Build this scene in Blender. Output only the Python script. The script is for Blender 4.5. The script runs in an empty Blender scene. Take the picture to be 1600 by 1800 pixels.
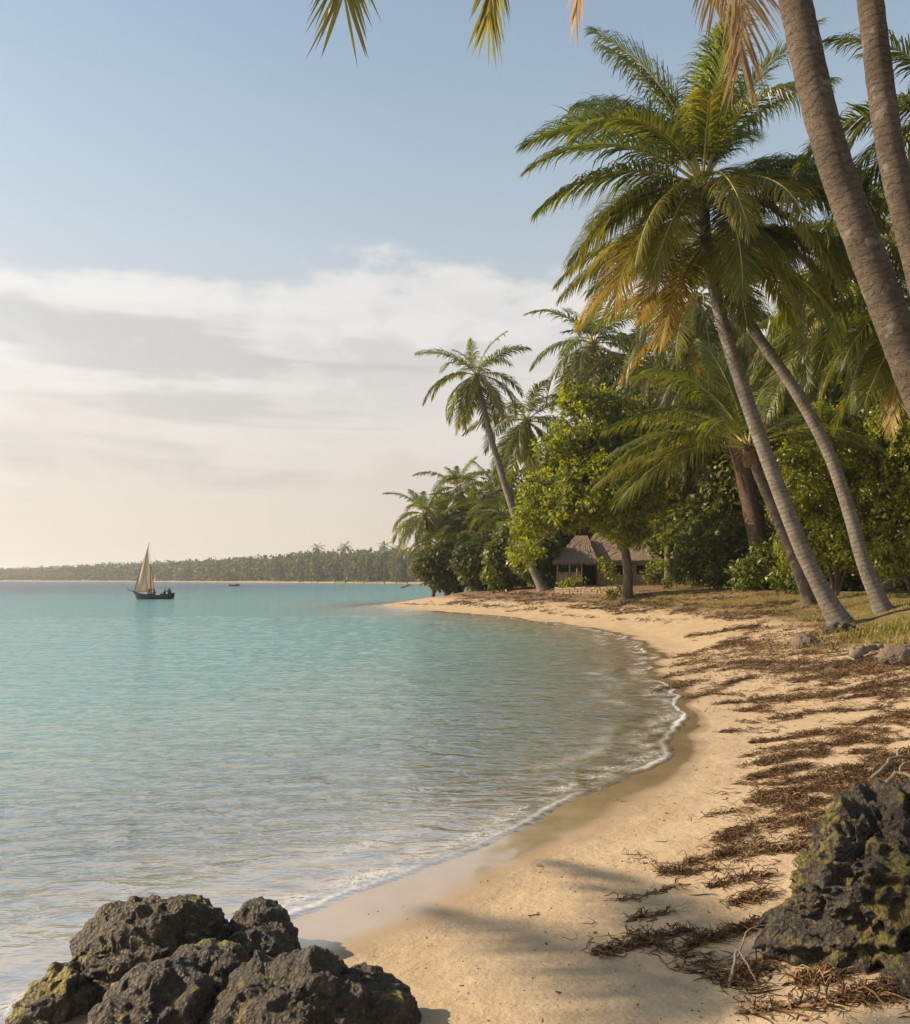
import bpy, math, random
import numpy as np
from mathutils import Vector, Matrix, Euler

R = math.radians
scene = bpy.context.scene
col = scene.collection

# ------------------------------------------------------------------ camera
CAM_Z, FPX = 2.5, 1500.0           # eye above the sea; focal length in pixels of a 1600x1800 frame
HORIZON_Y, MID_X = 1018.0, 800.0
cam_data = bpy.data.cameras.new('camera')
cam = bpy.data.objects.new('camera', cam_data)
col.objects.link(cam)
cam.location = (0, 0, CAM_Z)
cam.rotation_euler = (R(90), 0, 0)
cam_data.sensor_fit = 'VERTICAL'
cam_data.sensor_height = 36.0
cam_data.sensor_width = 32.0
cam_data.lens = 36.0 * FPX / 1800.0
cam_data.shift_y = (HORIZON_Y - 900.0) / 1800.0
cam_data.clip_start = 0.05
cam_data.clip_end = 12000
scene.camera = cam

# ------------------------------------------------------------------ light and exposure
SUN_AZ, SUN_EL = -80.0, 29.0        # degrees from +Y towards +X, and above the horizon
SUN_STRENGTH, SKY_STRENGTH = 5.0, 0.065
sun_dir = Vector((math.sin(R(SUN_AZ)) * math.cos(R(SUN_EL)), math.cos(R(SUN_AZ)) * math.cos(R(SUN_EL)), math.sin(R(SUN_EL))))
sun_data = bpy.data.lights.new('sun', 'SUN')
sun = bpy.data.objects.new('sun', sun_data)
col.objects.link(sun)
sun_data.energy = SUN_STRENGTH
sun_data.angle = R(0.5)
sun_data.color = (1.0, 0.81, 0.57)
sun.rotation_euler = (-sun_dir).to_track_quat('-Z', 'Y').to_euler()
sun.location = (-40, 30, 40)

scene.view_settings.view_transform = 'Standard'
scene.view_settings.look = 'None'
scene.view_settings.exposure = 0.64
scene.view_settings.gamma = 1.0
scene.view_settings.use_curve_mapping = False
scene.cycles.max_bounces = 10
scene.cycles.diffuse_bounces = 3
scene.cycles.glossy_bounces = 3
scene.cycles.transmission_bounces = 4
scene.cycles.transparent_max_bounces = 10
scene.cycles.volume_bounces = 0
scene.cycles.use_denoising = True
scene.cycles.sample_clamp_indirect = 6.0


# ------------------------------------------------------------------ node helper
class NT:
    def __init__(self, tree):
        self.t = tree
        self.n, self.l = tree.nodes, tree.links

    def add(self, typ, **kw):
        nd = self.n.new(typ)
        for k, v in kw.items():
            setattr(nd, k, v)
        return nd

    def put(self, sock, v):
        if v is None:
            return
        if isinstance(v, bpy.types.NodeSocket):
            self.l.new(v, sock)
        else:
            if sock.type == 'RGBA' and isinstance(v, (tuple, list)) and len(v) == 3:
                v = (*v, 1.0)
            sock.default_value = v

    def math(self, op, a, b=None, c=None, clamp=False):
        nd = self.add('ShaderNodeMath', operation=op, use_clamp=clamp)
        for i, v in enumerate((a, b, c)):
            self.put(nd.inputs[i], v)
        return nd.outputs[0]

    def vmath(self, op, a, b=None):
        nd = self.add('ShaderNodeVectorMath', operation=op)
        self.put(nd.inputs[0], a)
        if b is not None:
            self.put(nd.inputs[1], b)
        return nd.outputs[0]

    def mix(self, f, a, b, mode='MIX'):
        nd = self.add('ShaderNodeMix', data_type='RGBA', blend_type=mode)
        self.put(nd.inputs[0], f)
        self.put(nd.inputs[6], a)
        self.put(nd.inputs[7], b)
        return nd.outputs[2]

    def ramp(self, f, stops, interp='LINEAR'):
        nd = self.add('ShaderNodeValToRGB')
        cr = nd.color_ramp
        cr.interpolation = interp
        while len(cr.elements) < len(stops):
            cr.elements.new(0.5)
        for e, (p, c) in zip(cr.elements, stops):
            e.position = p
            e.color = (c, c, c, 1) if isinstance(c, (int, float)) else (*c, 1) if len(c) == 3 else c
        self.put(nd.inputs[0], f)
        return nd.outputs[0]

    def smooth(self, v, a, b):
        nd = self.add('ShaderNodeMapRange', interpolation_type='SMOOTHSTEP')
        self.put(nd.inputs[0], v)
        nd.inputs[1].default_value, nd.inputs[2].default_value = a, b
        return nd.outputs[0]

    def lin(self, v, a, b, c=0.0, d=1.0):
        nd = self.add('ShaderNodeMapRange')
        self.put(nd.inputs[0], v)
        for i, x in enumerate((a, b, c, d)):
            nd.inputs[1 + i].default_value = x
        return nd.outputs[0]

    def noise(self, vec, scale, detail=4.0, rough=0.55, dist=0.0, typ='FBM'):
        nd = self.add('ShaderNodeTexNoise', noise_type=typ)
        self.put(nd.inputs['Vector'], vec)
        nd.inputs['Scale'].default_value = scale
        nd.inputs['Detail'].default_value = detail
        nd.inputs['Roughness'].default_value = rough
        nd.inputs['Distortion'].default_value = dist
        return nd.outputs[0]

    def voronoi(self, vec, scale, feature='F1'):
        nd = self.add('ShaderNodeTexVoronoi', feature=feature)
        self.put(nd.inputs['Vector'], vec)
        nd.inputs['Scale'].default_value = scale
        return nd.outputs[0]

    def scale(self, vec, s):
        nd = self.add('ShaderNodeMapping')
        self.put(nd.inputs[0], vec)
        nd.inputs[3].default_value = s
        return nd.outputs[0]

    def attr(self, name):
        return self.add('ShaderNodeAttribute', attribute_name=name).outputs['Fac']

    def bump(self, h, dist, strength=1.0, normal=None):
        nd = self.add('ShaderNodeBump')
        nd.inputs['Strength'].default_value = strength
        nd.inputs['Distance'].default_value = dist
        self.put(nd.inputs['Height'], h)
        if normal is not None:
            self.put(nd.inputs['Normal'], normal)
        return nd.outputs[0]

    def pos(self):
        return self.add('ShaderNodeNewGeometry').outputs['Position']

    def objco(self):
        return self.add('ShaderNodeTexCoord').outputs['Object']


def new_mat(name):
    m = bpy.data.materials.new(name)
    m.use_nodes = True
    m.node_tree.nodes.clear()
    nt = NT(m.node_tree)
    out = nt.add('ShaderNodeOutputMaterial')
    return m, nt, out


def principled(nt, out, color, rough=0.8, spec=0.3, normal=None, metal=0.0):
    p = nt.add('ShaderNodeBsdfPrincipled')
    nt.put(p.inputs['Base Color'], color)
    nt.put(p.inputs['Roughness'], rough)
    nt.put(p.inputs['Specular IOR Level'], spec)
    nt.put(p.inputs['Metallic'], metal)
    if normal is not None:
        nt.put(p.inputs['Normal'], normal)
    if out is not None:
        nt.l.new(p.outputs[0], out.inputs[0])
    return p.outputs[0]


# ------------------------------------------------------------------ the sky (world)
world = bpy.data.worlds.new('World')
scene.world = world
world.use_nodes = True
world.node_tree.nodes.clear()
w = NT(world.node_tree)
wout = w.add('ShaderNodeOutputWorld')
bg = w.add('ShaderNodeBackground')
bg.inputs['Strength'].default_value = SKY_STRENGTH
w.l.new(bg.outputs[0], wout.inputs[0])
sky = w.add('ShaderNodeTexSky', sky_type='NISHITA')
sky.sun_disc = False
sky.sun_elevation = R(SUN_EL)
sky.sun_rotation = R(SUN_AZ)
sky.altitude = 0
sky.air_density = 1.0
sky.dust_density = 2.0
sky.ozone_density = 1.0
wdir = w.add('ShaderNodeTexCoord').outputs['Generated']
sep = w.add('ShaderNodeSeparateXYZ')
w.l.new(wdir, sep.inputs[0])
dx, dy, dz = sep.outputs
elev = w.math('MULTIPLY', w.math('ARCSINE', dz), 57.29578)
azim = w.math('MULTIPLY', w.math('ARCTAN2', dx, dy), 57.29578)
# warm dust low over the sea
haze_f = w.ramp(w.lin(elev, -5, 55), [(0.0, 0.97), (0.083, 0.96), (0.25, 0.90), (0.45, 0.80), (0.75, 0.65), (1.0, 0.3)])
haze_c = w.ramp(w.lin(elev, -5, 55), [(0.0, (0.78, 0.68, 0.575)), (0.12, (0.80, 0.705, 0.60)), (0.27, (0.80, 0.735, 0.66)),
                                     (0.43, (0.60, 0.68, 0.74)), (0.62, (0.43, 0.565, 0.715)), (1.0, (0.32, 0.44, 0.60))])
toward = w.smooth(azim, 45, -75)
haze_c = w.mix(1.0, haze_c, w.ramp(toward, [(0, 0.90), (0.35, 0.96), (0.64, 1.09), (1, 1.4)]), 'MULTIPLY')
SKYS = 0.65 / SKY_STRENGTH
haze_l = w.mix(1.0, haze_c, (SKYS, SKYS, SKYS), 'MULTIPLY')
base_sky = w.mix(haze_f, sky.outputs[0], haze_l)
# clouds: a long bank of stratocumulus low over the water, drawn in azimuth and elevation round the whole horizon
CLOUD_SHIFT = 23.5
comb = w.add('ShaderNodeCombineXYZ')
w.put(comb.inputs[0], w.math('ADD', w.math('MULTIPLY', azim, 0.085), CLOUD_SHIFT))
w.put(comb.inputs[1], w.math('MULTIPLY', elev, 0.185))
cvec = comb.outputs[0]


def cloud_density(vec, el):
    big = w.noise(vec, 0.55, 2.0, 0.5)
    fine = w.noise(vec, 1.45, 8.0, 0.60, 0.10)
    n = w.math('ADD', w.math('MULTIPLY', fine, 0.62), w.math('MULTIPLY', big, 0.5))
    bank = w.ramp(w.lin(el, 0, 60), [(0.0, 0.28), (0.08, 0.40), (0.14, 0.53), (0.275, 0.60), (0.315, 0.47), (0.37, 0.29), (0.50, 0.20), (1.0, 0.12)])
    rise = w.math('SUBTRACT', w.math('MULTIPLY', w.smooth(azim, -30, -4), 0.17), 0.13)
    return w.math('ADD', w.math('ADD', n, bank), w.math('MULTIPLY', rise, w.smooth(el, 11, 16)))


cd = cloud_density(cvec, elev)
up = w.vmath('ADD', cvec, (-0.10, 0.30, 0))
cd_up = cloud_density(up, w.math('ADD', elev, 1.15))
cover = w.smooth(cd, 0.975, 1.12)
lit = w.smooth(w.math('SUBTRACT', cd, cd_up), -0.02, 0.12)
thick = w.smooth(cd, 1.02, 1.30)
c_shade = w.mix(w.smooth(elev, 3, 16), (0.66, 0.61, 0.56), (0.565, 0.56, 0.555))
c_lit = w.mix(w.smooth(elev, 3, 16), (0.82, 0.745, 0.665), (0.87, 0.845, 0.81))
bcomb = w.add('ShaderNodeCombineXYZ')
w.put(bcomb.inputs[0], w.math('ADD', w.math('MULTIPLY', azim, 0.030), 4.1))
w.put(bcomb.inputs[1], w.math('MULTIPLY', elev, 0.30))
band = w.smooth(w.noise(bcomb.outputs[0], 1.0, 4.0, 0.55, 0.3), 0.44, 0.60)
lower = w.smooth(elev, 19.5, 15.5)
shade_f = w.math('MAXIMUM', w.math('MULTIPLY', thick, 0.55), w.math('MULTIPLY', w.math('MULTIPLY', band, lower), 0.8))
c_col = w.mix(w.math('MULTIPLY', lit, w.math('SUBTRACT', 1.0, w.math('MULTIPLY', band, w.math('MULTIPLY', lower, 0.55)))), w.mix(shade_f, c_lit, c_shade), c_lit)
c_col = w.mix(1.0, c_col, w.ramp(toward, [(0, 0.9), (0.4, 0.97), (0.62, 1.05), (1, 1.3)]), 'MULTIPLY')
c_col = w.mix(1.0, c_col, (SKYS, SKYS, SKYS), 'MULTIPLY')
w.l.new(w.mix(w.math('MULTIPLY', cover, 0.88), base_sky, c_col), bg.inputs['Color'])
# END_SKY


# ------------------------------------------------------------------ noise in numpy
def _h(ix, iy, iz, k=0):
    n = (ix.astype(np.int64) * 374761393 + iy.astype(np.int64) * 668265263 + iz.astype(np.int64) * 2147483647 + k * 1274126177) & 0xFFFFFFFF
    n = ((n ^ (n >> 13)) * 1274126177) & 0xFFFFFFFF
    n = ((n ^ (n >> 16)) * 2246822519) & 0xFFFFFFFF
    return (n ^ (n >> 15)) & 0xFFFFFFFF


_G = np.array([(1, 1, 0), (-1, 1, 0), (1, -1, 0), (-1, -1, 0), (1, 0, 1), (-1, 0, 1), (1, 0, -1), (-1, 0, -1), (0, 1, 1), (0, -1, 1), (0, 1, -1), (0, -1, -1)], float)


def perlin(p, k=0):
    i = np.floor(p)
    f = p - i
    u = f * f * f * (f * (f * 6 - 15) + 10)
    i = i.astype(np.int64)
    r = 0
    for a in (0, 1):
        for b in (0, 1):
            for c in (0, 1):
                g = _G[_h(i[:, 0] + a, i[:, 1] + b, i[:, 2] + c, k) % 12]
                d = g[:, 0] * (f[:, 0] - a) + g[:, 1] * (f[:, 1] - b) + g[:, 2] * (f[:, 2] - c)
                wt = (u[:, 0] if a else 1 - u[:, 0]) * (u[:, 1] if b else 1 - u[:, 1]) * (u[:, 2] if c else 1 - u[:, 2])
                r = r + d * wt
    return r


def fbm(p, octv=4, gain=0.5, k=0, ridged=False):
    r, a = 0, 1.0
    for o in range(octv):
        n = perlin(p * (2.03 ** o) + 17.3 * o, k + o)
        r = r + a * ((0.5 - np.abs(n)) if ridged else n)
        a *= gain
    return r


def worley(p, k=0):
    i = np.floor(p).astype(np.int64)
    f1 = np.full(len(p), 9.0)
    f2 = np.full(len(p), 9.0)
    for a in (-1, 0, 1):
        for b in (-1, 0, 1):
            for c in (-1, 0, 1):
                q = i + np.array((a, b, c))
                h1 = _h(q[:, 0], q[:, 1], q[:, 2], k) / 4294967296.0
                h2 = _h(q[:, 0], q[:, 1], q[:, 2], k + 7) / 4294967296.0
                h3 = _h(q[:, 0], q[:, 1], q[:, 2], k + 13) / 4294967296.0
                d = np.sqrt((q[:, 0] + h1 - p[:, 0]) ** 2 + (q[:, 1] + h2 - p[:, 1]) ** 2 + (q[:, 2] + h3 - p[:, 2]) ** 2)
                f2 = np.minimum(f2, np.maximum(f1, d))
                f1 = np.minimum(f1, d)
    return f1, f2


def n2(x, y, s, k=0):
    return perlin(np.stack([np.asarray(x) * s, np.asarray(y) * s, np.full(np.shape(x), 0.37 + k)], 1), k)


# ------------------------------------------------------------------ mesh helpers
def make_mesh(name, V, faces, mats, midx=None, smooth=False, attrs=None):
    """faces: list of int arrays, each (n, 3) or (n, 4); midx: matching list of ints or arrays"""
    V = np.asarray(V, np.float32)
    me = bpy.data.meshes.new(name)
    me.vertices.add(len(V))
    me.vertices.foreach_set('co', V.ravel())
    loops, starts, mi, at = [], [], [], 0
    for j, F in enumerate(faces):
        F = np.asarray(F, np.int32)
        if not len(F):
            continue
        loops.append(F.ravel())
        starts.append(at + np.arange(len(F)) * F.shape[1])
        at += F.size
        m = 0 if midx is None else midx[j]
        mi.append(np.broadcast_to(np.asarray(m, np.int32), (len(F),)))
    loops, starts, mi = np.concatenate(loops), np.concatenate(starts), np.concatenate(mi)
    me.loops.add(len(loops))
    me.loops.foreach_set('vertex_index', loops.astype(np.int32))
    me.polygons.add(len(starts))
    me.polygons.foreach_set('loop_start', starts.astype(np.int32))
    me.polygons.foreach_set('material_index', mi.astype(np.int32))
    me.polygons.foreach_set('use_smooth', np.full(len(starts), smooth, bool))
    me.update(calc_edges=True)
    for m in mats:
        me.materials.append(m)
    for k, v in (attrs or {}).items():
        a = me.attributes.new(k, 'FLOAT', 'POINT')
        a.data.foreach_set('value', np.asarray(v, np.float32))
    return me


def link(name, me, parent=None, loc=None, rot=None, scale=None):
    o = bpy.data.objects.new(name, me)
    col.objects.link(o)
    if parent is not None:
        o.parent = parent
    if loc is not None:
        o.location = loc
    if rot is not None:
        o.rotation_euler = rot
    if scale is not None:
        o.scale = scale if hasattr(scale, '__len__') else (scale,) * 3
    return o


def tag(o, label, cat, group=None, kind=None):
    if label:
        o['label'] = label
    if cat:
        o['category'] = cat
    if group:
        o['group'] = group
    if kind:
        o['kind'] = kind
    return o


def thing(name, label, cat, loc=(0, 0, 0), rotz=0.0, group=None):
    o = link(name, None, loc=loc, rot=(0, 0, rotz))
    o.empty_display_size = 0.3
    return tag(o, label, cat, group)


class MB:
    """collects boxes, tubes and sheets into one mesh"""
    def __init__(self):
        self.V, self.F, self.M, self.A, self.n = [], [], [], [], 0

    def put(self, V, F, m=0, a=None):
        V = np.asarray(V, float).reshape(-1, 3)
        self.V.append(V)
        self.A.append(np.zeros(len(V)) if a is None else np.asarray(a, float))
        for f in (F if isinstance(F, list) else [F]):
            f = np.asarray(f, int)
            if len(f):
                self.F.append(f + self.n)
                self.M.append(m)
        self.n += len(V)

    def box(self, c, s, rz=0.0, m=0, rot=None):
        x, y, z = np.array(s) / 2.0
        V = np.array([(-x, -y, -z), (x, -y, -z), (x, y, -z), (-x, y, -z), (-x, -y, z), (x, -y, z), (x, y, z), (-x, y, z)])
        if rot is None:
            ca, sa = math.cos(rz), math.sin(rz)
            V = V @ np.array([(ca, sa, 0), (-sa, ca, 0), (0, 0, 1)])
        else:
            V = V @ np.array(rot.to_matrix()).T
        self.put(V + np.array(c), np.array([(0, 3, 2, 1), (4, 5, 6, 7), (0, 1, 5, 4), (1, 2, 6, 5), (2, 3, 7, 6), (3, 0, 4, 7)]), m)

    def tube(self, pts, rad, sides=8, m=0, cap=True, jitter=None):
        pts = np.asarray(pts, float)
        n = len(pts)
        rad = np.broadcast_to(np.asarray(rad, float), (n,))
        T = np.gradient(pts, axis=0)
        T /= np.linalg.norm(T, axis=1)[:, None] + 1e-12
        ref = np.array((0.0, 0.0, 1.0)) if abs(T[0, 2]) < 0.9 else np.array((0.0, 1.0, 0.0))
        U = np.cross(T, ref)
        U /= np.linalg.norm(U, axis=1)[:, None] + 1e-12
        W = np.cross(T, U)
        a = np.arange(sides) / sides * 2 * math.pi
        rr = rad[:, None] * np.ones(sides)[None]
        if jitter is not None:
            rr = rr * jitter
        V = pts[:, None] + rr[..., None] * (np.cos(a)[None, :, None] * U[:, None] + np.sin(a)[None, :, None] * W[:, None])
        i = np.arange(n - 1)[:, None] * sides
        j = np.arange(sides)[None]
        k = (j + 1) % sides
        F = np.stack([i + j, i + k, i + sides + k, i + sides + j], -1).reshape(-1, 4)
        L = np.concatenate([[0], np.cumsum(np.linalg.norm(np.diff(pts, axis=0), axis=1))])
        V2 = np.concatenate([V.reshape(-1, 3), pts[:1], pts[-1:]])
        A = np.concatenate([np.repeat(L, sides), [0, L[-1]]])
        tri = []
        if cap:
            c0, c1, e = n * sides, n * sides + 1, (n - 1) * sides
            jj = np.arange(sides)
            kk = (jj + 1) % sides
            tri = np.concatenate([np.stack([kk, jj, np.full(sides, c0)], 1), np.stack([e + jj, e + kk, np.full(sides, c1)], 1)])
        self.put(V2, [F, tri] if cap else [F], m, A)

    def mesh(self, name, mats, smooth=False):
        return make_mesh(name, np.concatenate(self.V), self.F, mats if isinstance(mats, (list, tuple)) else [mats], self.M, smooth, {'along': np.concatenate(self.A)})

    def build(self, name, mats, parent=None, smooth=False, **kw):
        return link(name, self.mesh(name, mats, smooth), parent, **kw)


def spline(pts, n):
    """Catmull-Rom through pts"""
    P = np.asarray(pts, float)
    P = np.concatenate([[2 * P[0] - P[1]], P, [2 * P[-1] - P[-2]]])
    seg = np.linalg.norm(np.diff(P[1:-1], axis=0), axis=1)
    u = np.linspace(0, seg.sum(), n)
    cs = np.concatenate([[0], np.cumsum(seg)])
    i = np.clip(np.searchsorted(cs, u, 'right') - 1, 0, len(seg) - 1)
    t = ((u - cs[i]) / np.maximum(seg[i], 1e-9))[:, None]
    p0, p1, p2, p3 = P[i], P[i + 1], P[i + 2], P[i + 3]
    return 0.5 * (2 * p1 + (p2 - p0) * t + (2 * p0 - 5 * p1 + 4 * p2 - p3) * t ** 2 + (3 * p1 - p0 - 3 * p2 + p3) * t ** 3)


# ------------------------------------------------------------------ the lie of the land
def sea_px(px, py):
    d = CAM_Z * FPX / (py - HORIZON_Y)
    return ((px - MID_X) / FPX * d, d)


near_shore = [(-40, -60), (-16, -16), (-8, -2.5), (-4.3, 2.4), (-2.75, 4.6), sea_px(300, 1680), sea_px(480, 1626), sea_px(600, 1580), sea_px(700, 1540), sea_px(800, 1500),
              sea_px(900, 1460), sea_px(1000, 1415), sea_px(1080, 1380), sea_px(1150, 1345), sea_px(1192, 1300), sea_px(1195, 1255), sea_px(1170, 1210),
              sea_px(1148, 1170), sea_px(1135, 1140), sea_px(1100, 1120), sea_px(1060, 1110), sea_px(950, 1093), sea_px(850, 1082), sea_px(750, 1074),
              sea_px(690, 1068), sea_px(660, 1063.5), (-7.0, 85), (-2, 93), (6, 104), (16, 130), (32, 200), (42, 300), (20, 385), (-3, 416)]
far_shore = [(-31, 468), (-71, 535), (-117, 592), (-175, 665), (-250, 760), (-333, 850), (-437, 950), (-571, 1080), (-833, 1260), (-1350, 1750), (-1500, 2500)]
shore = np.concatenate([spline(near_shore, 230), spline(far_shore, 40)])
poly = np.concatenate([shore, [(9000, 9000), (9000, -9000), (-40, -9000)]])


def signed_distance(x, y):
    """metres inland of the shoreline (negative: out to sea)"""
    A, B = poly, np.roll(poly, -1, axis=0)
    best = np.full(len(x), 1e12)
    inside = np.zeros(len(x), bool)
    for a, b in zip(A, B):
        ex, ey = b - a
        wx, wy = x - a[0], y - a[1]
        t = np.clip((wx * ex + wy * ey) / (ex * ex + ey * ey + 1e-12), 0, 1)
        best = np.minimum(best, (wx - t * ex) ** 2 + (wy - t * ey) ** 2)
        c = (a[1] <= y) != (b[1] <= y)
        if c.any():
            inside ^= c & (x < a[0] + (y - a[1]) * ex / (ey if ey != 0 else 1e-12))
    d = np.sqrt(best)
    return np.where(inside, d, -d)


_ps = np.array([-9000, -400, -120, -50, -25, -12, -6, -3, -1, 0, 1.2, 3, 5, 7, 8.5, 10, 14, 25, 60, 300, 9000], float)
_pz = np.array([-14, -13, -9, -4.6, -2.6, -1.35, -0.62, -0.26, -0.07, 0, 0.085, 0.36, 0.72, 1.05, 1.36, 1.66, 1.95, 2.15, 2.5, 3.5, 6.0])
_us = np.sinh(np.linspace(-10, 10, 6001))
_uz = np.interp(_us, _ps, _pz)
_uz = np.convolve(np.pad(_uz, 40, mode='edge'), np.hanning(83)[1:-1][:81] / np.hanning(83)[1:-1][:81].sum(), mode='valid')


def land(x, y):
    """height and shore distance at points"""
    x, y = np.atleast_1d(np.asarray(x, float)), np.atleast_1d(np.asarray(y, float))
    s = signed_distance(x, y)
    d = np.hypot(x, y)
    near = np.exp(-(s / 3.0) ** 2)
    sc = np.clip(d / 12.0, 0.5, 3.0)
    s = s + near * (0.22 * sc * n2(x, y, 0.55) + 0.09 * sc * n2(x, y, 1.7, 1) + 0.03 * n2(x, y, 5.0, 2))
    z = np.interp(s, _us, _uz)
    dry = np.clip((s - 1.2) / 2.0, 0, 1)
    bank = np.exp(-((s - 9.5) / 3.5) ** 2)
    z = z + dry * (0.05 * n2(x, y, 0.45, 3) + 0.025 * n2(x, y, 1.3, 4) + 0.010 * n2(x, y, 4.0, 5)) + bank * (0.17 * n2(x, y, 0.35, 6) + 0.09 * n2(x, y, 1.1, 7) + 0.05 * n2(x, y, 2.7, 8))
    return z, s


def ground_z(x, y):
    return float(land([x], [y])[0][0])


_t = np.concatenate([np.geomspace(2.0, 130, 900), np.geomspace(130.5, 1400, 300)])


def at(px, py, lift=0.0):
    """the spot of ground seen at a pixel of the 1600x1800 photograph"""
    rx, rz = (px - MID_X) / FPX, (HORIZON_Y - py) / FPX
    z, s = land(rx * _t, _t)
    z = np.maximum(z, 0.0)
    ray = CAM_Z + rz * _t
    hit = np.nonzero(ray <= z)[0]
    k = hit[0] if len(hit) else len(_t) - 1
    if k > 0:
        a, b = ray[k - 1] - z[k - 1], ray[k] - z[k]
        t = _t[k - 1] + (_t[k] - _t[k - 1]) * a / (a - b + 1e-12)
    else:
        t = _t[0]
    return Vector((rx * t, t, CAM_Z + rz * t + lift))


def P(px, py, d):
    return Vector(((px - MID_X) / FPX * d, d, CAM_Z + (HORIZON_Y - py) / FPX * d))


# ------------------------------------------------------------------ materials
def leaf_material(name, cols, trans, transmix=0.35, rough=0.45, spec=0.35, per='ISLAND', inner=None):
    m, nt, out = new_mat(name)
    if per == 'ISLAND':
        rnd = nt.add('ShaderNodeNewGeometry').outputs['Random Per Island']
    else:
        rnd = nt.add('ShaderNodeObjectInfo').outputs['Random']
    n = len(cols)
    c = nt.ramp(rnd, [(i / max(1, n - 1), cc) for i, cc in enumerate(cols)])
    if inner is not None:
        c = nt.mix(nt.smooth(nt.math('ADD', nt.attr('along'), nt.math('MULTIPLY', rnd, 0.25)), 0.25, 0.85), inner, c)
    big = nt.noise(nt.pos(), 0.6, 2)
    c = nt.mix(1.0, c, nt.ramp(big, [(0.3, 0.70), (0.7, 1.25)]), 'MULTIPLY')
    p = principled(nt, None, c, rough, spec)
    t = nt.add('ShaderNodeBsdfTranslucent')
    nt.put(t.inputs[0], nt.mix(1.0, c, trans, 'MULTIPLY'))
    mx = nt.add('ShaderNodeMixShader')
    mx.inputs[0].default_value = transmix
    nt.l.new(p, mx.inputs[1])
    nt.l.new(t.outputs[0], mx.inputs[2])
    nt.l.new(mx.outputs[0], out.inputs[0])
    return m


def plain(name, c1, c2, scale=6.0, rough=0.85, bump=0.01, bscale=25.0, spec=0.25, stretch=(1, 1, 1)):
    m, nt, out = new_mat(name)
    v = nt.scale(nt.objco(), stretch)
    c = nt.mix(nt.ramp(nt.noise(v, scale, 5, 0.6), [(0.3, 0.0), (0.7, 1.0)]), c1, c2)
    principled(nt, out, c, rough, spec, nt.bump(nt.noise(v, bscale, 5, 0.6), bump))
    return m


FROND_TR = (2.1, 2.0, 0.75)
M_frond = [
    leaf_material('young palm frond', [(0.066, 0.092, 0.018), (0.092, 0.118, 0.023), (0.125, 0.145, 0.028)], FROND_TR, 0.46, 0.38, 0.5),
    leaf_material('green palm frond', [(0.062, 0.080, 0.016), (0.092, 0.106, 0.021), (0.140, 0.142, 0.028)], FROND_TR, 0.46, 0.38, 0.5),
    leaf_material('yellowing palm frond', [(0.110, 0.115, 0.022), (0.155, 0.148, 0.025), (0.21, 0.18, 0.026)], (2.0, 1.8, 0.7), 0.42, 0.42, 0.4, inner=(0.100, 0.112, 0.021)),
    leaf_material('golden palm frond', [(0.20, 0.165, 0.024), (0.29, 0.215, 0.026), (0.35, 0.22, 0.03)], (1.9, 1.6, 0.6), 0.42, 0.45, 0.4, inner=(0.115, 0.115, 0.022)),
    leaf_material('dry palm frond', [(0.34, 0.25, 0.14), (0.46, 0.36, 0.22), (0.25, 0.17, 0.09)], (1.5, 1.3, 1.0), 0.35, 0.6, 0.25),
    leaf_material('shade-darkened palm frond', [(0.026, 0.038, 0.012), (0.040, 0.052, 0.014), (0.062, 0.070, 0.018)], FROND_TR, 0.36, 0.42, 0.4),  # frond green darkened so the grove's shade is painted into the colour
]
M_rachis = plain('frond stalk', (0.30, 0.27, 0.08), (0.46, 0.37, 0.13), 8, 0.5, 0.002)
M_rachis_dry = plain('dry frond stalk', (0.30, 0.21, 0.11), (0.42, 0.31, 0.18), 8, 0.7, 0.002)
M_fibre = plain('palm fibre', (0.10, 0.06, 0.03), (0.24, 0.15, 0.07), 9, 0.95, 0.03, 30, stretch=(3, 3, 0.6))
M_leaf = leaf_material('broad leaf', [(0.075, 0.098, 0.014), (0.125, 0.150, 0.017), (0.185, 0.205, 0.021), (0.25, 0.255, 0.028)], (2.2, 2.0, 0.55), 0.48, 0.50, 0.3)
M_leaf_y = leaf_material('yellow mottled leaf', [(0.085, 0.115, 0.015), (0.150, 0.185, 0.018), (0.110, 0.140, 0.015), (0.21, 0.24, 0.022), (0.16, 0.19, 0.019), (0.27, 0.28, 0.026), (0.36, 0.30, 0.035)], (2.0, 1.8, 0.7), 0.42, 0.36, 0.5)
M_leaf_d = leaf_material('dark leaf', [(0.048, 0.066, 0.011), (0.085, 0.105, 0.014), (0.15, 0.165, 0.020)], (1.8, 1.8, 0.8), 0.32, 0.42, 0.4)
M_leaf_far = leaf_material('distant leaf', [(0.050, 0.064, 0.018), (0.075, 0.090, 0.022), (0.110, 0.118, 0.027)], (1.6, 1.5, 0.8), 0.3, 0.5, 0.2)
M_grass = leaf_material('grass blade', [(0.11, 0.13, 0.022), (0.17, 0.18, 0.03), (0.26, 0.22, 0.06), (0.33, 0.27, 0.12)], (1.9, 1.8, 0.7), 0.42, 0.5, 0.25)
M_bark = plain('rough bark', (0.085, 0.060, 0.038), (0.20, 0.155, 0.11), 5, 0.95, 0.03, 14, stretch=(1, 1, 0.35))


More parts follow.
